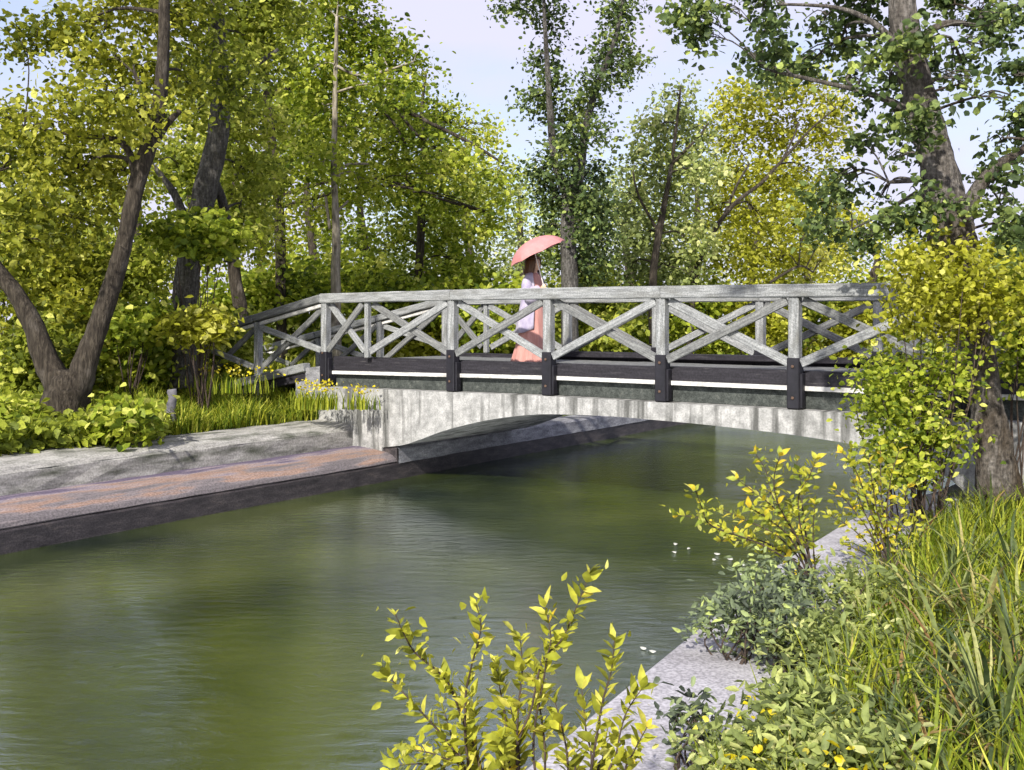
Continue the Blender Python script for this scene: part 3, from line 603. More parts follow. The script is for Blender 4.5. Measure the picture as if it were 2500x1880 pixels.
tree('leaning_tree', 'lemon green tree with a thin leaning trunk behind the right bridge bays', 28.5,
     [(1680, 920, 16), (1695, 690, 14), (1735, 580, 12), (1790, 500, 10), (1860, 445, 8), (1920, 380, 7), (1985, 310, 5), (2040, 265, 3)],
     [[(1770, 520, 8), (1800, 450, 6), (1830, 400, 4)], [(1905, 400, 7), (1935, 340, 5), (1950, 300, 3)], [(1880, 690, 8), (1950, 650, 6), (1985, 665, 4)]],
     [(1800, 250, 60, 45), (1880, 230, 60, 45), (1960, 220, 60, 45), (2030, 260, 55, 45), (1760, 330, 60, 50), (1850, 330, 70, 50), (1940, 320, 70, 50), (2030, 350, 55, 50), (1790, 430, 70, 50), (1890, 440, 70, 50), (1990, 440, 60, 45), (1760, 520, 60, 50), (1850, 540, 80, 50), (1950, 540, 70, 50), (2050, 540, 60, 50), (1780, 620, 70, 45), (1890, 640, 90, 45), (2010, 640, 80, 45), (2080, 600, 50, 40)],
     9500, .17, LEMON, M['bark_dark'], spread=.26, depth=1.4)

# big tree at the right, near bank
tree('big_tree', 'big leaning grey tree with dark leaves on the near bank at right', 9.6,
     [(2440, 1215, 118), (2428, 1130, 92), (2412, 1000, 76), (2390, 860, 78), (2362, 740, 82), (2340, 640, 96), (2322, 560, 110), (2305, 490, 100), (2286, 400, 82), (2262, 300, 82), (2235, 190, 76), (2208, 80, 68), (2195, -40, 60), (2180, -180, 46)],
     [[(2335, 580, 60), (2362, 510, 42), (2395, 450, 34), (2440, 400, 24), (2490, 370, 20), (2540, 330, 12)],
      [(2440, 400, 14), (2480, 395, 12), (2530, 380, 8)],
      [(2262, 300, 26), (2180, 250, 18), (2090, 220, 12), (1960, 190, 10), (1870, 170, 6)],
      [(2290, 430, 22), (2230, 440, 14), (2170, 445, 8)], [(2320, 560, 20), (2240, 480, 14), (2160, 520, 8), (2080, 560, 5)],
      [(2225, 160, 24), (2150, 70, 16), (2050, 20, 10), (1900, 10, 6)], [(2215, 120, 22), (2300, 60, 18), (2400, 60, 12), (2480, 40, 8)]],
     [(1680, 30, 62, 40, -.3, 1.3), (1700, 85, 45, 30, -.2, 1.2), (1860, 30, 40, 35), (1880, 75, 32, 25), (1850, 150, 50, 30), (1900, 130, 50, 30), (1960, 165, 50, 28), (1890, 200, 36, 26), (2000, 60, 40, 30), (2050, 110, 45, 30), (2090, 30, 50, 30), (2080, 190, 45, 28), (2140, 150, 45, 30), (2170, 210, 40, 28), (2110, 240, 40, 25), (2180, 90, 45, 32), (2240, 110, 55, 35, -.5), (2280, 170, 40, 28), (2230, 290, 60, 30, -.6), (2190, 310, 45, 35), (2250, 340, 45, 25, -.5), (2190, 390, 40, 35), (2110, 350, 30, 22), (2060, 460, 30, 30), (2000, 500, 45, 40), (2020, 560, 45, 28), (2050, 430, 25, 22), (2150, 480, 28, 18), (2280, 480, 60, 40, -.6), (2180, 540, 45, 30), (2110, 590, 35, 20), (2240, 540, 50, 40, -.5), (2380, 40, 45, 30), (2440, 70, 55, 40), (2480, 25, 45, 30), (2410, 110, 30, 24), (2360, 190, 28, 25), (2350, 160, 28, 18), (2480, 170, 35, 30), (2460, 240, 36, 38), (2490, 300, 36, 45), (2360, 210, 35, 25), (2440, 350, 36, 28), (2480, 430, 45, 35), (2420, 420, 40, 25), (2450, 510, 45, 30), (2390, 500, 36, 22), (2490, 560, 30, 45), (1760, 10, 30, 14), (2300, 20, 60, 22), (2140, -60, 140, 40), (2380, -60, 140, 40), (1850, -60, 120, 40)],
     7600, .088, DARK, M['bark_big'], spread=.085, depth=.7, twig=16, width=1.15, brad=.014, front=.6)

# ---- woods behind; distance haze is put into the paler leaf colours
def bg_tree(px, D, top, hw, lmat, label, n, name='woodland_tree', lsize=.20, bark=None, bot=760):
    cl = []
    h = bot-top
    for k in range(16):
        f = (k+.5)/16; y = top+h*f
        w = hw*(.55+.45*math.sin(math.pi*min(1, f*1.15+.1)))
        for _ in range(2): cl.append((px+random.uniform(-w, w)*.8, y+random.uniform(-20, 20), hw*.42, hw*.34))
    base_y = 780+1.1*F/D
    trunk = [(px, base_y, 26), (px+random.uniform(-10, 10), 700, 22), (px+random.uniform(-25, 25), (700+top)/2, 15), (px+random.uniform(-30, 30), top+40, 6)]
    tree(name, label, D, trunk, [], cl, int(n*.66), lsize, lmat, bark or M['bark_dark'], spread=.34, depth=1.6, branches=False, group='trees of the wood behind the canal')
for a in [
    (-40, 30, 330, 170, OLIVE, 'olive leafed woodland tree at the far left edge behind the forked tree', 4500),
    (160, 33, 420, 170, GREEN, 'green woodland tree behind the fork of the dark forked tree', 4500),
    (330, 31, 250, 170, OLIVE, 'olive woodland tree between the forked tree and the tall grey tree', 5000),
    (480, 35, 210, 170, FRESH, 'fresh green woodland tree behind the tall grey barked trunk', 5000),
    (640, 34, 190, 160, LEMON, 'yellow woodland tree behind the slender dark trunk', 5000),
    (770, 32, 190, 160, FRESH, 'bright green woodland tree left of the slender pale stem', 5000),
    (900, 36, 240, 160, SAGE, 'soft green woodland tree right of the slender pale stem', 5000),
    (1030, 40, 330, 160, SAGE, 'sage green woodland tree behind the second bridge post', 4500),
    (1160, 34, 400, 150, SAGE, 'soft green woodland tree to the left of the pink umbrella', 4500),
    (1280, 42, 420, 150, SAGE, 'sage woodland tree with haze put in its leaf colour, directly behind the pink umbrella', 4000),
    (1420, 44, 480, 140, SAGE, 'sage woodland tree with haze put in its leaf colour, behind the tall fork right of the umbrella', 4000),
    (1540, 38, 400, 140, SAGE, 'pale woodland tree left of the slim sage tree', 4500),
    (1680, 42, 340, 150, FRESH, 'fresh green woodland tree between the slim sage tree and lemon tree', 4500),
    (1830, 40, 400, 150, LEMON, 'lemon woodland tree behind the leaning thin trunk', 4500),
    (1980, 42, 450, 150, LEMON, 'lemon woodland tree behind the right end of the top rail', 4500),
    (2120, 44, 570, 120, FRESH, 'low fresh green woodland tree left of the big leaning trunk', 3000),
    (2290, 46, 620, 120, SAGE, 'low sage woodland tree behind the big leaning trunk', 3000),
    (2460, 42, 600, 130, GREEN, 'low green woodland tree right of the big leaning trunk', 3500)]:
    bg_tree(*a)

# ---- bushes
def bush(px, py, D, rx, ry, lmat, label, n, lsize=.14, spread=.16, group=None, name='bush', zg=None, k=9, cat='bush', twig=18, dens=None, brad=.014, depth=None, hollow=.35, width=1.0, droop=.35, q0=.75, nst=99, bx=None):
    c0 = P(px, py, D); rxm = rx/F*D; rym = ry/F*D
    zb = zg if zg is not None else c0.z-rym
    base = Vector((c0.x if bx is None else P(bx, py, D).x, c0.y, zb)); root = empty(name, base, 0, label, cat, group)
    cl = []; acc = Acc(); dp = depth or rxm*.8
    for i in range(k):
        a = random.random()*6.28; q = math.sqrt(random.random())
        c = c0+Vector((math.cos(a)*q*rxm*q0, random.uniform(-1, 1)*dp*.7, math.sin(a)*q*rym*q0))
        cl.append((c, (rxm*.42, rxm*.42, rym*.42)))
        if i >= nst: continue
        mid = (base+c)/2+Vector((random.uniform(-.1, .1), random.uniform(-.1, .1), 0))
        V, Fc = tube_data(catmull([base+Vector((random.uniform(-.08, .08), random.uniform(-.08, .08), -.05)), mid, c], 4), [brad+(.004-brad)*j/8 for j in range(9)], 5, .1); acc.add(V, Fc)
    acc.build('stems', M['twig'], root, off=base)['kind'] = 'stuff'
    pos, tint = clump_points(cl, n, twig, spread, hollow)
    keep = pos[:, 2] > zb-.1
    leaf_cloud('foliage', pos[keep], (lsize*(.6+.8*RNG.random(n)))[keep], tint[keep], lmat, root, off=base, width=width, droop=droop)
    return root
# undergrowth behind the bridge and along the far bank
for a in [
    (690, 730, 24, 120, 75, FRESH, 'green bush behind the sloping ramp rail', 2600),
    (830, 700, 26, 110, 80, FRESH, 'bright bush behind the first bridge post', 2600),
    (960, 740, 25, 120, 90, FRESH, 'bright bush showing through the second railing bay', 3000),
    (1100, 720, 27, 120, 90, FRESH, 'green bush behind the railing left of the woman', 3000),
    (1220, 770, 24, 110, 80, FRESH, 'green bush just left of the woman in pink', 2800),
    (1330, 760, 26, 80, 90, GREEN, 'shaded bush behind the woman and her umbrella', 2400),
    (1450, 740, 24.5, 90, 100, GREEN, 'shaded bush right of the central forked trunk', 2600),
    (1560, 770, 29, 100, 80, FRESH, 'green bush behind the fourth bridge post', 2800),
    (1690, 760, 30, 110, 85, FRESH, 'fresh bush behind the fourth railing bay', 2800),
    (1820, 770, 30, 110, 85, LEMON, 'lemon bush seen through the crossed braces near the right', 2800),
    (1950, 770, 31, 110, 85, FRESH, 'fresh bush behind the fifth bridge post', 2800),
    (2080, 770, 31, 110, 90, LEMON, 'lemon bush behind the last visible railing bay', 2800),
    (2200, 760, 32, 100, 90, FRESH, 'fresh bush past the railing behind the yellow shrub', 2400),
    (560, 770, 24, 100, 80, FRESH, 'green bush behind the top of the ramp railing', 2400)]:
    bush(*a, lsize=.16, spread=.26, group='undergrowth behind the bridge', zg=-1.2)
for a in [
    (1500, 850, 29, 130, 60, FRESH, 'low grassy bush under the middle railing bays', 2200),
    (1750, 850, 31, 130, 60, FRESH, 'low grassy bush under the right railing bays', 2200),
    (2000, 850, 32, 130, 60, LEMON, 'low lemon bush under the last railing bay', 2200),
    (1250, 850, 26, 120, 60, FRESH, 'low green bush at the hem of the pink dress', 2000),
    (1000, 840, 25, 130, 60, LEMON, 'low lemon bush seen under the left railing bays', 2000),
    (780, 850, 24, 110, 60, FRESH, 'low fresh bush seen under the ramp railing', 2000)]:
    bush(*a, lsize=.15, spread=.24, group='undergrowth behind the bridge', zg=-1.3)
# left bank
for a in [
    (20, 640, 18, 100, 110, GREEN, 'green bush at the left edge beneath the olive canopy', 3200),
    (170, 690, 18.5, 110, 110, OLIVE, 'olive bush seen through the fork of the dark tree', 3200),
    (330, 650, 19.5, 110, 110, GREEN, 'green bush between the forked tree and tall grey tree', 3200),
    (90, 870, 16.5, 120, 110, GREEN, 'mid green bush behind the base of the forked tree', 3200),
    (330, 850, 17.5, 110, 100, FRESH, 'bright green bush right of the forked tree base', 3200),
    (560, 840, 19.0, 80, 60, GREEN, 'green bush behind the lower end of the ramp', 2000),
    (210, 800, 17.5, 70, 100, OLIVE, 'olive bush framed between the two limbs of the fork', 2000)]:
    bush(*a, lsize=.125, spread=.22, group='bushes of the far bank', zg=-1.4, k=11)
bush(480, 590, 16.6, 110, 75, FRESH, 'bright leafy sprays hanging in front of the tall grey trunk', 2200, lsize=.13, spread=.14, zg=-1.3, group='bushes of the far bank')
bush(320, 775, 16.4, 80, 55, FRESH, 'vivid green bush low beside the forked tree', 1300, lsize=.13, spread=.14, zg=-1.4, group='bushes of the far bank')
bush(495, 800, 15.8, 75, 45, LEMON, 'yellow green bush covering the end of the ramp rail', 1500, lsize=.12, spread=.12, zg=-1.4, group='bushes of the far bank')
bush(30, 1035, 13.3, 110, 45, FRESH, 'leafy green bush spilling over the coping at left edge', 3400, lsize=.11, spread=.13, zg=-1.6, group='bushes of the far bank')
bush(290, 1025, 13.5, 90, 36, FRESH, 'leafy bright bush at the foot of the forked tree', 1800, lsize=.13, spread=.13, zg=-1.6, group='bushes of the far bank')

# grass and ground cover on the far bank
def scatter_left(n, x0, x1, u0, u1, bias=1.0):
    x = RNG.uniform(x0, x1, n); u = u0+(u1-u0)*RNG.random(n)**bias
    X = -5.28+d2.x*x+nL.x*u; Y = 10.56+d2.y*x+nL.y*u
    Z = np.array([lerp_prof(LPROF, q) for q in u]); return np.stack([X, Y, Z], 1)
b = scatter_left(26000, 0.5, 7.2, 1.72, 6.5, 1.3); n = len(b)
tag(blade_cloud('tall_grass', b, RNG.uniform(.08, .46, n)*(.6+.5*np.sin(b[:, 0]*2.3+b[:, 1]*1.7)**2), RNG.uniform(.1, .9, n), RNG.uniform(.006, .016, n), np.clip(RNG.normal(.45, .3, n), 0, 1), GRASS),
    'tall grass on the far bank beside the bridge ramp', 'grass')
b = scatter_left(9000, -6, 3.2, 1.55, 4.5, 1.4); n = len(b); b[:, 2] += RNG.uniform(.02, .38, n)
tag(leaf_cloud('ground_cover', b, .13*(.6+.8*RNG.random(n)), np.clip(RNG.normal(.42, .2, n), 0, 1), GREEN), 'leafy ground cover trailing over the pale coping', 'ground cover')
b = scatter_left(16000, 8, 30, 1.0, 14, 1.0); n = len(b)
tag(blade_cloud('tall_grass', b, RNG.uniform(.2, .6, n), RNG.uniform(.1, .5, n), RNG.uniform(.012, .03, n), np.clip(RNG.normal(.6, .22, n), 0, 1), GRASS), 'sunlit meadow grass seen beneath and behind the bridge', 'grass')

# yellow flower clumps
def flower_clump(px, py, D, label, n, h=.36, w=.22):
    base = P(px, py, D); root = empty('flower_clump', base, 0, label, 'flowers', 'yellow flowers near the bridge ramp')
    bb = np.array(base)+np.stack([RNG.normal(0, w, n*5), RNG.normal(0, w*.6, n*5), np.zeros(n*5)], 1)
    blade_cloud('leaves', bb, RNG.uniform(h*.5, h, n*5), RNG.uniform(.05, .4, n*5), RNG.uniform(.007, .014, n*5), np.clip(RNG.normal(.45, .2, n*5), 0, 1), GRASS, root, off=base)
    pos = np.array(base)+np.stack([RNG.normal(0, w*.8, n*4), RNG.normal(0, w*.5, n*4), h*RNG.uniform(.75, 1.2, n*4)], 1)
    leaf_cloud('petals', pos, .048*(.7+.6*RNG.random(n*4)), RNG.random(n*4), FLOWER, root, off=base, droop=-.4)
flower_clump(785, 1000, 15.6, 'largest clump of yellow flowers by the grey wing block', 26, .36, .16)
flower_clump(885, 1000, 15.45, 'small yellow flowers against the concrete arch foot', 14, .30, .12)
flower_clump(740, 1000, 15.7, 'thin yellow flowers left of the wing block', 9, .38, .08)
flower_clump(585, 960, 16.0, 'loose yellow flowers below the ramp beam', 16, .34, .30)
flower_clump(520, 945, 16.2, 'scattered yellow flowers near the base of the tall tree', 10, .30, .25)

# small grey stump in the grass
bm = bmesh.new(); sp_ = catmull([Vector((0, 0, -.1)), Vector((.02, 0, .1)), Vector((.06, .0, .25)), Vector((.05, 0, .38))], 3)
Vs, Fs = tube_data(sp_, [.10, .095, .085, .07, .065, .06, .06, .065, .07, .06][:len(sp_)], 9, .2)
st = mesh('stump', Vs, Fs, M['rock'], None, True, loc=P(412, 1015, 14.6)); bm.free()
tag(st, 'small crooked grey stump standing in the far bank grass', 'stump')

# ------------------------------------------------------------------ near bank: shrubs around the big tree
SK = dict(name='shrub', cat='shrub', brad=.008, twig=12, q0=.95, hollow=.1, nst=7)
bush(2280, 700, 9.0, 130, 115, LEMON, 'yellow leaved shrub in front of the leaning trunk at the rail end', 1950, lsize=.060, spread=.13, zg=-1.7, k=22, depth=.4, bx=2240, **SK)
bush(2390, 730, 8.8, 85, 110, LEMON, 'yellow shrub spray to the right of the leaning trunk', 1500, lsize=.060, spread=.13, zg=-1.6, k=12, depth=.35, bx=2290, **SK)
bush(2225, 930, 9.0, 100, 105, FRESH, 'bright green shrub covering the right end of the bridge', 2100, lsize=.056, spread=.13, zg=-1.75, k=20, depth=.45, bx=2230, **SK)
bush(2220, 1080, 8.9, 95, 85, FRESH, 'small bright green shrub low over the quay beside the trunk', 1700, lsize=.056, spread=.11, zg=-1.8, k=14, depth=.4, bx=2250, **SK)
bush(2110, 985, 9.3, 60, 40, FRESH, 'green sprays reaching across the streaked concrete', 300, lsize=.058, spread=.10, zg=-1.75, k=6, depth=.3, bx=2180, **SK)
bush(2470, 640, 13.5, 90, 90, DARK, 'dark green bush behind the trunk at the right edge', 1500, lsize=.12, spread=.12, zg=-1.4)
bush(2485, 790, 9.7, 60, 120, FRESH, 'mid green bush at the right edge covering the rail end', 1500, lsize=.075, spread=.12, zg=-1.5, q0=.95, hollow=.1, nst=6, brad=.009)
bush(2470, 980, 11.2, 70, 110, FRESH, 'fresh green bush right of the trunk base', 1600, lsize=.095, spread=.1, zg=-1.4)
bush(2490, 1110, 10.6, 60, 80, GREEN, 'low green bush beside the trunk at the right edge', 900, lsize=.09, spread=.09, zg=-1.45)

# ------------------------------------------------------------------ leaf shrubs whose leaves are separate
def leaf_shape(name, l, w, mat, curl=.12):
    xs = [0, .18, .42, .7, 1.0]; ws = [.04, .62, 1.0, .66, .0]
    V = []; Fc = []
    for x, k in zip(xs, ws):
        z = -curl*l*(x**2)+curl*.3*l*x
        V += [(x*l, -k*w/2, z+.10*w*k), (x*l, 0, z), (x*l, k*w/2, z+.10*w*k)]
    for i in range(4):
        a = i*3
        Fc += [(a, a+3, a+4, a+1), (a+1, a+4, a+5, a+2)]
    me = bpy.data.meshes.new(name); me.from_pydata(V, [], Fc); me.polygons.foreach_set('use_smooth', [True]*len(me.polygons)); me.materials.append(mat); me.update()
    return me
def put_leaf(me, name, parent, base, at, tip, nrm, sc):
    t = tip.normalized(); s = nrm.cross(t)
    if s.length < 1e-4: s = Vector((1, 0, 0)).cross(t)
    s.normalize(); n_ = t.cross(s)
    m = Matrix((t, s, n_)).transposed().to_4x4(); m = Matrix.Translation(at-base) @ m @ Matrix.Scale(sc, 4)
    o = bpy.data.objects.new(name, me); COL.objects.link(o); o.parent = parent; o.matrix_basis = m
    return o
def stem_shrub(label, base, stems, D, dvar, leafmes, spacing, lscale, r0=.007, cat='shrub', leafname='leaf', skip=.12, fine=(0, .03)):
    root = empty('shrub', base, 0, label, cat); cnt = 0; fp = []
    for st_ in stems:
        dd = random.uniform(-dvar, dvar); npt = len(st_)
        pts = [P(p[0], p[1], D+dd*(i/max(1, npt-1))+random.uniform(-.03, .03)) for i, p in enumerate(st_[::-1])]
        if len(st_[0]) > 2 or (pts[0]-base).length > .3 and st_[-1][1] > 1850: pts = [base+Vector((random.uniform(-.1, .1), random.uniform(-.1, .1), 0))]+pts
        sp = catmull(pts, 6); V, Fc = tube_data([v-base for v in sp], [r0*(1-.75*i/len(sp)) for i in range(len(sp))], 6, .1)
        mesh('stem', V, Fc, M['twig'], root, True)
        fp += [v for v in sp[int(len(sp)*.35):]]
        # leaves along the upper portion
        acc = 0; lens = [0]
        for a, b_ in zip(sp[:-1], sp[1:]): lens.append(lens[-1]+(b_-a).length)
        tot = lens[-1]; q = tot-.004; k = 0
        c0_ = cnt; lim = 297//len(stems)
        while q > tot*skip and q > tot-1.1 and cnt-c0_ < lim:
            i = max(0, min(len(sp)-2, next(j for j in range(len(lens)) if lens[j] >= q)-1))
            f = (q-lens[i])/max(1e-6, lens[i+1]-lens[i]); at = sp[i].lerp(sp[i+1], f); ax = (sp[i+1]-sp[i]).normalized()
            if 780-at.z/at.y*F > 1895: break
            nl = 3 if k == 0 else random.choice((2, 2, 3)); a0 = random.random()*6.28
            e1 = ax.cross(Vector((0, 1, .01))).normalized(); e2 = ax.cross(e1)
            for j in range(nl):
                an = a0+j*2*math.pi/nl+random.uniform(-.4, .4)
                out = e1*math.cos(an)+e2*math.sin(an)*.8
                tip = out*.8+ax*(1.1 if k == 0 else .75)+Vector((0, -.15, .1))
                nrm = (ax*.6-out*.6+Vector((-.3, -.6, .5))).normalized()
                put_leaf(random.choice(leafmes), leafname, root, base, at, (tip+Vector((random.uniform(-.3, .3), random.uniform(-.3, .3), random.uniform(-.35, .2)))).normalized(), nrm, lscale*random.uniform(.45, 1.25)); cnt += 1
            q -= spacing*random.uniform(.75, 1.3); k += 1
    if fine[0]:
        A = np.array([tuple(v) for v in fp]); kk = RNG.integers(0, len(A), fine[0]); pos = A[kk]+RNG.normal(size=(fine[0], 3))*fine[1]*.8
        leaf_cloud('small_leaves', pos, fine[1]*(.6+.8*RNG.random(fine[0])), np.clip(RNG.normal(.6, .22, fine[0]), 0, 1), LEMON, root, off=base, droop=-.5, width=.75)
    return cnt
LM = [leaf_shape('leaf', .062, .025, YELLOWL, .15), leaf_shape('leaf', .056, .028, YELLOWL, .28), leaf_shape('leaf', .068, .024, YELLOWL, .05)]
front = [[(965, 1500), (985, 1545), (1015, 1595), (1090, 1662), (1130, 1760), (1180, 1900)], [(1162, 1475), (1174, 1535), (1150, 1630), (1136, 1720), (1150, 1900)],
         [(1440, 1398), (1408, 1480), (1372, 1560), (1325, 1612), (1300, 1720), (1270, 1900)], [(932, 1625), (965, 1670), (1030, 1740), (1095, 1815), (1135, 1900)],
         [(1208, 1615), (1222, 1690), (1236, 1770), (1250, 1900)], [(1500, 1562), (1492, 1640), (1470, 1720), (1440, 1900)], [(1568, 1680), (1525, 1750), (1500, 1860), (1480, 1900)],
         [(1355, 1715), (1375, 1790), (1388, 1900)], [(1245, 1725), (1262, 1800), (1268, 1900)], [(1150, 1700), (1160, 1780), (1180, 1900)], [(1085, 1740), (1110, 1820), (1140, 1900)],
         [(1010, 1830), (1080, 1850), (1130, 1905)], [(960, 1868), (1050, 1868), (1100, 1910)], [(1580, 1775), (1545, 1840), (1520, 1905)], [(1300, 1660), (1320, 1740), (1330, 1905)],
         [(1420, 1680), (1430, 1780), (1440, 1905)], [(1270, 1560), (1275, 1640), (1265, 1740), (1262, 1905)], [(1330, 1480), (1345, 1560), (1330, 1640), (1310, 1905)], [(1480, 1800), (1470, 1860), (1460, 1910)], [(1220, 1800), (1225, 1850), (1230, 1910)], [(1400, 1830), (1405, 1870), (1400, 1910)]]
LM += [leaf_shape('leaf', .050, .020, YELLOWL, .4), leaf_shape('leaf', .060, .030, YELLOWL, -.1)]
FS = dict(r0=.0048, skip=.05, fine=(130, .036))
nf = stem_shrub('yellow leaved shrub rising before the water, leftmost of the three', Vector((-.10, 3.0, -1.80)), [q for q in front if q[0][0] < 1120], 3.0, .16, LM, .025, .98, **FS)
nf2 = stem_shrub('yellow leaved shrub before the water, middle one of the three', Vector((.04, 3.0, -1.80)), [q for q in front if 1120 <= q[0][0] < 1310], 3.0, .16, LM, .025, .98, **FS)
nf3 = stem_shrub('yellow leaved shrub with the tallest spray, rightmost of the three', Vector((.20, 3.0, -1.80)), [q for q in front if q[0][0] >= 1310], 3.0, .16, LM, .025, .98, **FS)
LM2 = [leaf_shape('leaf', .060, .034, YELLOW2, .15), leaf_shape('leaf', .052, .034, YELLOW2, .3)]
shA = [[(1655, 1258), (1720, 1268), (1790, 1300), (1880, 1330), (1960, 1390), (2000, 1480)], [(1698, 1196), (1716, 1245), (1740, 1285), (1860, 1330), (1965, 1400), (2000, 1480)], [(1800, 1170), (1840, 1200), (1890, 1240), (1940, 1300), (1975, 1390), (2000, 1480)],
       [(1845, 1108), (1870, 1150), (1885, 1210), (1930, 1290), (1970, 1380), (2000, 1480)], [(1905, 1112), (1890, 1165), (1900, 1230), (1950, 1320), (1985, 1400), (2000, 1480)], [(1992, 1120), (1975, 1165), (1950, 1210), (1955, 1290), (1980, 1380), (2000, 1480)],
       [(1945, 1125), (1955, 1180), (1960, 1250), (1975, 1350), (2000, 1480)], [(1765, 1245), (1820, 1270), (1900, 1310), (1970, 1390), (2000, 1480)], [(1760, 1320), (1830, 1320), (1900, 1345), (1965, 1400), (2000, 1480)], [(1830, 1240), (1880, 1270), (1940, 1330), (2000, 1480)], [(1990, 1230), (1985, 1300), (1990, 1390), (2003, 1480)], [(1920, 1345), (1950, 1390), (2000, 1480)]]
bA = Vector(P(2000, 1475, 6.7)); stem_shrub('yellow tipped shrub leaning out over the water from the quay', bA, shA, 6.65, .35, LM2, .055, 1.2, r0=.008, skip=.25, fine=(330, .05))
shB = [[(2055, 1105), (2090, 1150), (2120, 1230), (2150, 1310), (2180, 1400)], [(2105, 1090), (2125, 1150), (2140, 1240), (2165, 1320), (2180, 1400)], [(2150, 1085), (2150, 1160), (2155, 1250), (2180, 1400)], [(2195, 1100), (2175, 1170), (2165, 1270), (2180, 1400)],
       [(2040, 1195), (2080, 1240), (2130, 1310), (2180, 1400)], [(2030, 1260), (2080, 1290), (2130, 1340), (2180, 1400)], [(2215, 1190), (2195, 1270), (2185, 1340), (2180, 1400)], [(2085, 1180), (2110, 1250), (2150, 1330), (2180, 1400)], [(2060, 1330), (2110, 1350), (2180, 1400)], [(2125, 1200), (2140, 1270), (2165, 1340), (2180, 1400)], [(2240, 1260), (2215, 1320), (2180, 1400)]]
bB = Vector(P(2180, 1395, 7.4)); stem_shrub('pale yellow shrub on the quay beside the strap leaved clumps', bB, shB, 7.4, .35, LM2, .060, 1.2, r0=.008, skip=.25, fine=(300, .055))

# low grey green shrubs along the quay
for a in [
    (1800, 1515, 5.7, 80, 80, GREY, 'grey green shrub sprawling over the quay edge', 800),
    (1920, 1425, 6.3, 90, 70, GREY, 'grey green shrub beneath the yellow tipped shrub', 850),
    (1925, 1560, 5.5, 80, 70, GREY, 'dense grey shrub mid quay with dark stems', 700),
    (1690, 1760, 4.3, 50, 55, GREY, 'small sprig like grey shrub near the bottom of the quay', 200),
    (1860, 1470, 6.0, 60, 55, GREY, 'small grey shrub between the two larger grey shrubs', 380)]:
    c = P(a[0], a[1]+a[4], a[2]); bush(*a, lsize=.052, spread=.055, zg=zr(c.x, c.y)-.02, k=16, name='shrub', cat='shrub', brad=.006, twig=9, hollow=.15, width=.62, droop=-.35, q0=.9, group='grey shrubs on the quay')
for a in [
    (2040, 1600, 5.3, 110, 90, SAGE, 'dense sage herb patch in front of the strap leaved clumps', 1000),
    (1950, 1765, 4.3, 105, 70, SAGE, 'low leafy herb with yellow flowers at bottom right of the quay', 900),
    (1820, 1860, 3.9, 110, 50, SAGE, 'leafy herb filling the bottom edge right of the yellow shrub', 800),
    (2080, 1850, 3.8, 130, 60, SAGE, 'leafy herb at the bottom edge below the strap leaves', 700),
    (2090, 1450, 6.2, 80, 60, SAGE, 'leafy sage herb beside the pale yellow shrub', 600)]:
    c = P(a[0], a[1]+a[4], a[2]); bush(*a, lsize=.062, spread=.07, zg=zr(c.x, c.y)-.02, k=14, name='herb_patch', cat='herb', brad=.005, width=.55, droop=-.45, twig=10, q0=.9, group='herbs on the near bank')
for px, py, D, lab in ((1930, 1740, 4.2, 'small yellow flowers among the low herbs on the quay'), (1850, 1860, 3.8, 'yellow flowers at the bottom edge of the herbs'), (2010, 1850, 3.7, 'yellow blooms beside the lowest strap leaves')):
    base = P(px, py, D); pos = np.array(base)+RNG.normal(size=(26, 3))*np.array([.12, .10, .05])
    o = leaf_cloud('flower_sprinkle', pos, .04*(.7+.6*RNG.random(26)), RNG.random(26), FLOWER, off=(0, 0, 0), droop=-.3, kind='stuff'); tag(o, lab, 'flowers')

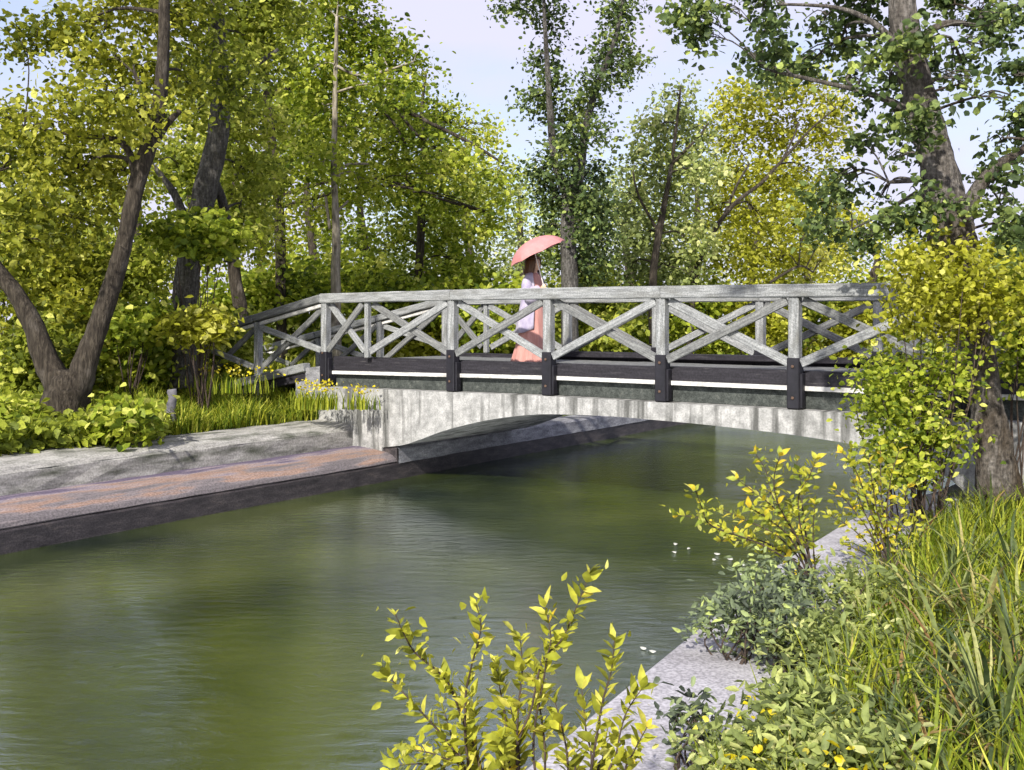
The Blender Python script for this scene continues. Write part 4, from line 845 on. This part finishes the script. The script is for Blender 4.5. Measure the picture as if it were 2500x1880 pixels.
# strap-leaved clumps: each blade its own piece
def blade_mesh(l, w, bend, mat):
    V = []; Fc = []; n = 7
    for i in range(n+1):
        t = i/n; a = bend*t*t; k = (1-t**3)*(.55+.45*min(1, t*4))
        x = l*(t*math.sin(a*.75)); z = l*(t*math.cos(a*.75))
        h = w/2*max(k, .02); f = .35*h
        V += [(x-f*.0, -h, z), (x+f, 0, z-f*.2), (x, h, z)]
    for i in range(n):
        a = i*3; Fc += [(a, a+1, a+4, a+3), (a+1, a+2, a+5, a+4)]
    me = bpy.data.meshes.new('blade'); me.from_pydata(V, [], Fc); me.polygons.foreach_set('use_smooth', [True]*len(me.polygons)); me.materials.append(mat); me.update(); return me
BM = [blade_mesh(.55, .023, b_, BLADE) for b_ in (.3, .6, 1.0, 1.4, 1.9, 2.3)]
clumps_b = [(2420, 1300, 16, 1.0, 'strap leaved clump at the foot of the big trunk'), (2280, 1290, 15, .9, 'upright strap leaved clump left of the big trunk base'), (2170, 1420, 14, .8, 'strap leaved clump beside the pale yellow shrub'),
            (2480, 1420, 14, 1.05, 'strap leaved clump at the right edge below the trunk'), (2250, 1520, 17, .95, 'strap leaved clump left of the bare brown soil'), (2400, 1560, 15, .95, 'strap leaved clump standing on the brown soil'),
            (2130, 1590, 14, .8, 'small strap leaved clump next to the dense sage herb'), (2330, 1680, 17, .95, 'strap leaved clump below the bare brown soil'), (2490, 1690, 14, 1.0, 'strap leaved clump at the right edge lower down'),
            (2180, 1740, 16, .85, 'strap leaved clump in front of the low herbs'), (2280, 1880, 19, .85, 'tall strap leaved clump rising from the bottom edge'), (2440, 1880, 17, .95, 'arching strap leaved clump in the bottom right corner'), (2140, 1890, 14, .75, 'yellow edged strap leaves at the bottom edge'), (2360, 1400, 12, .9, 'thin strap leaved clump below the leaning trunk'),
            (2220, 1350, 14, .85, 'strap leaved clump between the pale yellow shrub and the trunk'), (2330, 1480, 14, .95, 'strap leaved clump just above the bare brown soil'), (2230, 1630, 16, .85, 'strap leaved clump left of centre in the lower bank'), (2420, 1780, 17, 1.0, 'broad strap leaved clump low at the right'), (2070, 1720, 14, .7, 'short strap leaved clump among the low herbs'), (2110, 1500, 12, .75, 'short strap leaved clump above the dense sage herb'), (2490, 1550, 14, 1.0, 'strap leaved clump against the right edge mid bank')]
for px, py, nb, sc, lab in clumps_b:
    # find the ground point on the sloping bank under this pixel
    D = 3.0
    for _ in range(400):
        q = P(px, py, D)
        if q.z <= zr(q.x, q.y): break
        D += .02
    base = Vector((q.x, q.y, zr(q.x, q.y)-.03)); root = empty('strap_leaf_clump', base, 0, lab, 'plant', 'strap leaved plants on the near bank')
    for i in range(nb+16):
        me = random.choice(BM); o = bpy.data.objects.new('blade', me); COL.objects.link(o); o.parent = root
        az = random.random()*6.28; tilt = random.uniform(.02, .6)
        rr = random.uniform(0, .10)
        o.location = (rr*math.cos(az), rr*math.sin(az), 0); o.rotation_euler = (random.uniform(-.15, .15), tilt, az); k = sc*random.uniform(.65, 1.2); o.scale = (k, k*random.uniform(.9, 1.3), k)
# fine ground cover between them
def scatter_right(n, x0, x1, y0, y1, umin):
    X = RNG.uniform(x0, x1, n); Y = RNG.uniform(y0, y1, n); keep = []
    for i in range(n):
        dp = dist_poly(RP, X[i], Y[i])
        keep.append(dp > umin)
    keep = np.array(keep); X = X[keep]; Y = Y[keep]; Z = np.array([zr(a, b_) for a, b_ in zip(X, Y)]); return np.stack([X, Y, Z], 1)
# restrict to the inland side of the quay edge
def inland(b):
    out = []
    for p in b:
        q = Vector((p[0], p[1])); ok = False; best = 1e9
        for a, c in zip(RP[:-1], RP[1:]):
            ab = c-a; t = max(0, min(1, (q-a).dot(ab)/ab.length_squared)); dd = (q-a-ab*t).length
            if dd < best: best = dd; ok = (ab.x*(q-a).y-ab.y*(q-a).x) < 0
        out.append(ok)
    return b[np.array(out)]
b = inland(scatter_right(20000, .6, 7, 2.6, 11, .78)); n = len(b)
tag(blade_cloud('undergrowth', b, RNG.uniform(.08, .38, n), RNG.uniform(.2, .9, n), RNG.uniform(.004, .010, n), np.clip(RNG.normal(.45, .22, n), 0, 1), GRASS), 'short grass between the strap leaved clumps', 'grass')

# small pale flecks lying on the water
for i, (px, py) in enumerate([(1650, 1328), (1646, 1348), (1682, 1339), (1750, 1352), (1744, 1366), (1782, 1364), (1815, 1379), (1850, 1373), (1805, 1403), (1592, 1590), (1570, 1582)]):
    q = GXY(px, py, WZ+.012); s = random.uniform(.028, .045)
    V = [(math.cos(a)*s*(1+.25*math.sin(3*a+i)), math.sin(a)*s*.6, .006*math.sin(2*a)) for a in [k*math.pi/5 for k in range(10)]]
    o = mesh('fleck', V+[(0, 0, .010)], [(k, (k+1) % 10, 10) for k in range(10)], FLECK, None, True, loc=q); o.rotation_euler = (0, 0, random.random()*3)
    tag(o, 'pale fleck lying on the dark water near the quay', 'fleck', 'flecks on the water')

# ------------------------------------------------------------------ woman with umbrella
M['skin'] = surf('skin', [(0.3, (.58, .36, .25)), (0.7, (.66, .43, .31))], nscale=8, rough=.55, bump=.02)
M['hair'] = surf('brown_hair', [(0.3, (.030, .013, .006)), (0.55, (.085, .038, .016)), (0.75, (.16, .078, .034))], scale=(14, 14, 1), nscale=6, rough=.5, bump=.5, bdist=.006)
M['pink'] = surf('pink_cloth', [(0.3, (.40, .18, .155)), (0.6, (.48, .25, .22))], scale=(9, 9, .8), nscale=3, rough=.85, bump=.25, bdist=.01)
M['lilac'] = surf('lilac_cloth', [(0.3, (.25, .22, .33)), (0.5, (.37, .335, .43)), (0.7, (.47, .44, .50))], scale=(3, 3, 1.5), nscale=3, rough=.85, bump=.3, bdist=.012)
M['parasol'] = surf('pink_parasol', [(0.3, (.42, .165, .165)), (0.7, (.49, .225, .22))], nscale=6, rough=.7, bump=.05)
M['ivory'] = surf('ivory_rod', [(0.3, (.70, .66, .60)), (0.7, (.82, .78, .72))], nscale=6, rough=.5, bump=.05)
M['eye'] = surf('eye', [(0.3, (.015, .01, .008)), (0.7, (.03, .02, .015))], nscale=6, rough=.3)
M['lip'] = surf('lip', [(0.3, (.50, .15, .13)), (0.7, (.55, .2, .17))], nscale=6, rough=.5)
foot = W(-1.02, .92, -.66)
HAND = Vector((.245, -.105, 1.125))
def sphere_bm(bm, c, r):
    g = bmesh.ops.create_icosphere(bm, subdivisions=2, radius=1.0)
    for v in g['verts']: v.co = Vector((v.co.x*r[0], v.co.y*r[1], v.co.z*r[2]))+Vector(c)
def limb_bm(bm, pts, rad, step=.35):
    for (a, ra), (b_, rb) in zip(zip(pts[:-1], rad[:-1]), zip(pts[1:], rad[1:])):
        a = Vector(a); b_ = Vector(b_); n = max(1, int((b_-a).length/(min(ra, rb)*step)))
        for i in range(n+1):
            t = i/n; r = ra+(rb-ra)*t; sphere_bm(bm, a.lerp(b_, t), (r, r, r))
def remeshed(bm, voxel):
    me = bpy.data.meshes.new('tmp'); bm.to_mesh(me); bm.free()
    o = bpy.data.objects.new('tmp', me); COL.objects.link(o)
    md = o.modifiers.new('r', 'REMESH'); md.mode = 'VOXEL'; md.voxel_size = voxel; md.use_smooth_shade = True
    sm = o.modifiers.new('s', 'SMOOTH'); sm.iterations = 3; sm.factor = .5
    dg = bpy.context.evaluated_depsgraph_get(); me2 = bpy.data.meshes.new_from_object(o.evaluated_get(dg))
    bpy.data.objects.remove(o); me2.polygons.foreach_set('use_smooth', [True]*len(me2.polygons)); return me2
bm = bmesh.new()
limb_bm(bm, [(0, 0, .84), (0, 0, .98), (.01, 0, 1.14), (0, 0, 1.27)], [.13, .105, .12, .10])
limb_bm(bm, [(0, -.145, 1.285), (0, .145, 1.285)], [.055, .055])
limb_bm(bm, [(0, 0, 1.30), (.018, 0, 1.42)], [.05, .045])
sphere_bm(bm, (.015, 0, 1.515), (.088, .074, .092)); sphere_bm(bm, (.045, 0, 1.455), (.055, .052, .06)); sphere_bm(bm, (.075, 0, 1.418), (.026, .026, .022))
limb_bm(bm, [(.092, 0, 1.505), (.112, 0, 1.470)], [.010, .014]); sphere_bm(bm, (.096, 0, 1.440), (.010, .020, .008))
for y in (-1, 1): sphere_bm(bm, (.005, y*.074, 1.487), (.020, .010, .030))
wr = HAND+Vector((-.065, -.005, -.012))
limb_bm(bm, [(0, -.155, 1.28), (.02, -.215, 1.06), tuple(wr)], [.046, .036, .024])
limb_bm(bm, [(0, .155, 1.28), (-.03, .21, 1.05), (.10, .20, .92)], [.046, .036, .024])
sphere_bm(bm, HAND+Vector((-.022, -.012, 0)), (.036, .018, .044))
sphere_bm(bm, (.145, .195, .885), (.04, .016, .03))
for k in range(4): limb_bm(bm, [(.15, .195, .90-.016*k), (.19-.005*k, .19, .882-.017*k), (.205-.008*k, .18, .86-.016*k)], [.009, .008, .007], .6)
limb_bm(bm, [(.14, .185, .905), (.17, .17, .915)], [.010, .008], .6)
for s_, kx, fx in ((-1, .06, .13), (1, -.02, -.16)):
    limb_bm(bm, [(0, s_*.085, .82), (kx, s_*.08, .46), (fx-.02, s_*.07, .09)], [.085, .055, .036])
    limb_bm(bm, [(fx-.05, s_*.07, .045), (fx+.05, s_*.072, .04), (fx+.13, s_*.075, .03)], [.034, .034, .026])
RW = Matrix.Rotation(BA+R(6), 3, 'Z')
ax = (RW.transposed() @ Vector((-.25, -.03, .93))).normalized()      # umbrella axis in the woman's frame
# fingers closing round the shaft
e1 = ax.cross(Vector((0, 1, 0))).normalized(); e2 = ax.cross(e1)
for k in range(4):
    c = HAND+ax*(.028-.019*k); L0 = .021-.001*k
    pts = [c+(e1*math.cos(a)+e2*math.sin(a))*L0 for a in [2.6, 1.7, .8, -.1, -.9-(.2 if k in (1, 2) else 0)]]
    limb_bm(bm, [c+e1*-.03+e2*.012]+pts, [.0105, .010, .0095, .009, .0085, .0075], .6)
limb_bm(bm, [HAND+ax*.03+e1*-.03, HAND+ax*.05+e2*-.016+e1*-.01, HAND+ax*.052+e2*-.019+e1*.014], [.012, .010, .008], .6)
me = remeshed(bm, .0065)
woman = link('person', me, M['skin'], None, foot); woman.rotation_euler = (0, 0, BA+R(6))
tag(woman, 'woman in pink dress and lilac jacket walking across bridge under parasol', 'person')
def rings(zs, fn, na, a0=0.0, a1=2*math.pi, closed=True):
    V = []; Fc = []; n = na if closed else na+1
    for z in zs:
        for k in range(n):
            a = a0+(a1-a0)*k/na; V.append(fn(a, z))
    for i in range(len(zs)-1):
        for k in range(na if closed else n-1):
            k2 = (k+1) % n; Fc.append((i*n+k, i*n+k2, (i+1)*n+k2, (i+1)*n+k))
    return V, Fc
def prof(tab, z):
    for (z0, *a), (z1, *b_) in zip(tab[:-1], tab[1:]):
        if z1 <= z <= z0:
            t = (z0-z)/(z0-z1); return [x+(y-x)*t for x, y in zip(a, b_)]
    return list(tab[-1][1:]) if z < tab[-1][0] else list(tab[0][1:])
DT = [(1.36, .052, .055, .0), (1.33, .075, .13, 0), (1.28, .105, .175, 0), (1.15, .14, .165, .01), (1.0, .128, .142, .005), (.92, .14, .155, 0), (.80, .165, .175, -.005), (.5, .20, .19, -.02), (.25, .245, .225, -.035), (.02, .30, .26, -.05)]
def dress(a, z):
    rx, ry, ox = prof(DT, z); k = max(0, (.9-z)/.9); w = 1+.07*k*math.sin(a*9+z*1.5)+.03*k*math.sin(a*17)
    return (ox+rx*math.cos(a)*w, ry*math.sin(a)*w, z)
zs = [1.36, 1.33, 1.30, 1.26, 1.2, 1.12, 1.04, .98, .92, .85, .75, .65, .55, .45, .35, .25, .15, .07, .02]
V, Fc = rings(zs, dress, 64); o = mesh('dress', V, Fc, M['pink'], woman, True)
JT = [(1.375, .060, .062, -.01), (1.34, .085, .135, -.005), (1.29, .118, .188, 0), (1.15, .158, .185, .0), (1.0, .155, .17, -.005), (.8, .19, .20, -.02), (.62, .215, .215, -.035), (.46, .235, .22, -.05)]
def jacket(a, z):
    rx, ry, ox = prof(JT, z); k = max(0, (1.1-z)); w = 1+.05*k*math.sin(a*7+2)+.03*math.sin(a*4+z*5)
    zz = z-.0
    if z < .7: zz = z+.10*max(0, math.cos(a))
    return (ox+rx*math.cos(a)*w, ry*math.sin(a)*w, zz)
zs = [1.375, 1.34, 1.31, 1.27, 1.2, 1.1, 1.0, .9, .8, .7, .6, .52, .46]
V, Fc = rings(zs, jacket, 48, R(52), R(310), closed=False); jk = mesh('jacket', V, Fc, M['lilac'], woman, True)
md = jk.modifiers.new('s', 'SOLIDIFY'); md.thickness = .008
for pts, rad in (([Vector((0, -.12, 1.29)), Vector((.0, -.19, 1.20)), Vector((.03, -.225, 1.07)), Vector((.10, -.185, 1.065)), wr+Vector((-.02, 0, -.02))], [.07, .078, .085, .088, .075]), ([Vector((0, .12, 1.29)), Vector((0, .19, 1.18)), Vector((-.03, .215, 1.04)), Vector((.03, .215, .98)), Vector((.09, .205, .92))], [.07, .075, .082, .085, .075])):
    sp = catmull(pts, 4); rr = interp_r(rad, 4); V, Fc = tube_data(sp, rr, 14, .05)
    # kimono-like drop under the forearm
    V = [v-Vector((0, 0, max(0, (sp[i//14].z-v.z))*(.9 if i//14 > 7 else .2))) for i, v in enumerate(V)]
    mesh('sleeve', V, Fc[:-1], M['lilac'], jk, True)
# hair: cap and long curtain open at the face
HT = [(1.622, .012, .012, .0), (1.612, .05, .046, .0), (1.59, .078, .070, .0), (1.55, .100, .086, .0), (1.50, .106, .092, -.004), (1.44, .102, .095, -.012), (1.38, .098, .098, -.022), (1.345, .094, .100, -.028)]
def hair(a, z):
    rx, ry, ox = prof(HT, z); rx *= 1.10; ry *= 1.12; w = 1+.025*math.sin(a*23+z*8)+.02*math.sin(a*11)
    return (ox+rx*math.cos(a)*w, ry*math.sin(a)*w, z)
V1, F1 = rings([1.622, 1.612, 1.60, 1.59, 1.575, 1.56], hair, 48)
V2, F2 = rings([1.56, 1.54, 1.50, 1.46, 1.42, 1.39, 1.365, 1.345], hair, 44, R(48), R(312), closed=False)
acc = Acc(); acc.add(V1, F1); acc.add(V2, F2); hr = acc.build('hair', M['hair'], woman)
md = hr.modifiers.new('s', 'SOLIDIFY'); md.thickness = .012
for y in (-1, 1):
    bm = bmesh.new(); sphere_bm(bm, (.092, y*.031, 1.506), (.008, .014, .007)); bm_obj('eye', bm, M['eye'], woman, True)
    bm = bmesh.new(); sphere_bm(bm, (.093, y*.032, 1.530), (.006, .018, .004)); bm_obj('eyebrow', bm, M['hair'], woman, True)
bm = bmesh.new(); sphere_bm(bm, (.102, 0, 1.440), (.007, .018, .006)); bm_obj('mouth', bm, M['lip'], woman, True)

# parasol
hand_w = Vector(foot)+RW @ HAND; ax_w = (RW @ ax).normalized()
um = empty('umbrella', hand_w, 0, 'open pink parasol tilted back over the shoulder of the woman', 'umbrella')
rot = ax_w.to_track_quat('Z', 'Y').to_matrix()
rot2 = Matrix.Rotation(R(-11), 3, 'Y') @ rot      # the canopy is tipped further at its joint
TOP = rot @ Vector((0, 0, .74))
def U(v): return rot @ Vector(v)
def UC(v): return TOP+rot2 @ (Vector(v)-Vector((0, 0, .74)))
shaft_top = .74; rim = .445; V = []; Fc = []; nr = 8; na = 48
for i in range(nr+1):
    t = i/nr
    for k in range(na):
        a = 2*math.pi*k/na; ph = abs(math.sin(a*4)); sc = 1-.075*t*t*ph
        r = rim*math.sin(t*1.22)/math.sin(1.22)*sc; z = shaft_top-.23*(1-math.cos(t*1.22))/(1-math.cos(1.22))*(1-.06*ph*t)
        V.append(UC((r*math.cos(a), r*math.sin(a), z)))
for i in range(nr):
    for k in range(na):
        k2 = (k+1) % na; Fc.append((i*na+k, i*na+k2, (i+1)*na+k2, (i+1)*na+k))
cn = mesh('canopy', V, Fc, M['parasol'], um, False); md = cn.modifiers.new('s', 'SOLIDIFY'); md.thickness = .003
for k in range(8):
    a = 2*math.pi*k/8; pts = []
    for i in range(7):
        t = i/6; r = rim*math.sin(t*1.22)/math.sin(1.22)*1.005; z = shaft_top-.006-.23*(1-math.cos(t*1.22))/(1-math.cos(1.22)); pts.append(UC((r*math.cos(a), r*math.sin(a), z)))
    V, Fc = tube_data(pts, [.003]*7, 5); mesh('rib', V, Fc, M['ivory'], cn, True)
    V, Fc = tube_data([UC((.01*math.cos(a), .01*math.sin(a), shaft_top-.22)), pts[3]], [.002, .002], 4); mesh('stretcher', V, Fc, M['ivory'], cn, True)
V, Fc = tube_data([U((0, 0, -.09)), U((0, 0, .2)), U((0, 0, shaft_top+.01))], [.009, .008, .007], 8); mesh('shaft', V, Fc, M['ivory'], um, True)
V, Fc = tube_data([UC((0, 0, shaft_top-.005)), UC((0, 0, shaft_top+.02)), UC((0, 0, shaft_top+.055))], [.016, .010, .005], 8); mesh('ferrule', V, Fc, M['ivory'], um, True)
V, Fc = tube_data([U((0, 0, .06)), U((0, 0, -.06)), U((0, 0, -.12))], [.012, .013, .012], 8); mesh('handle', V, Fc, M['ivory'], um, True)
print('front shrub leaves', nf, nf2, 'objects', len(bpy.data.objects), 'tris', sum(len(m.loop_triangles) if m.loop_triangles else sum(len(p.vertices)-2 for p in m.polygons) if len(m.polygons) < 2000 else len(m.polygons)*2 for m in bpy.data.meshes))
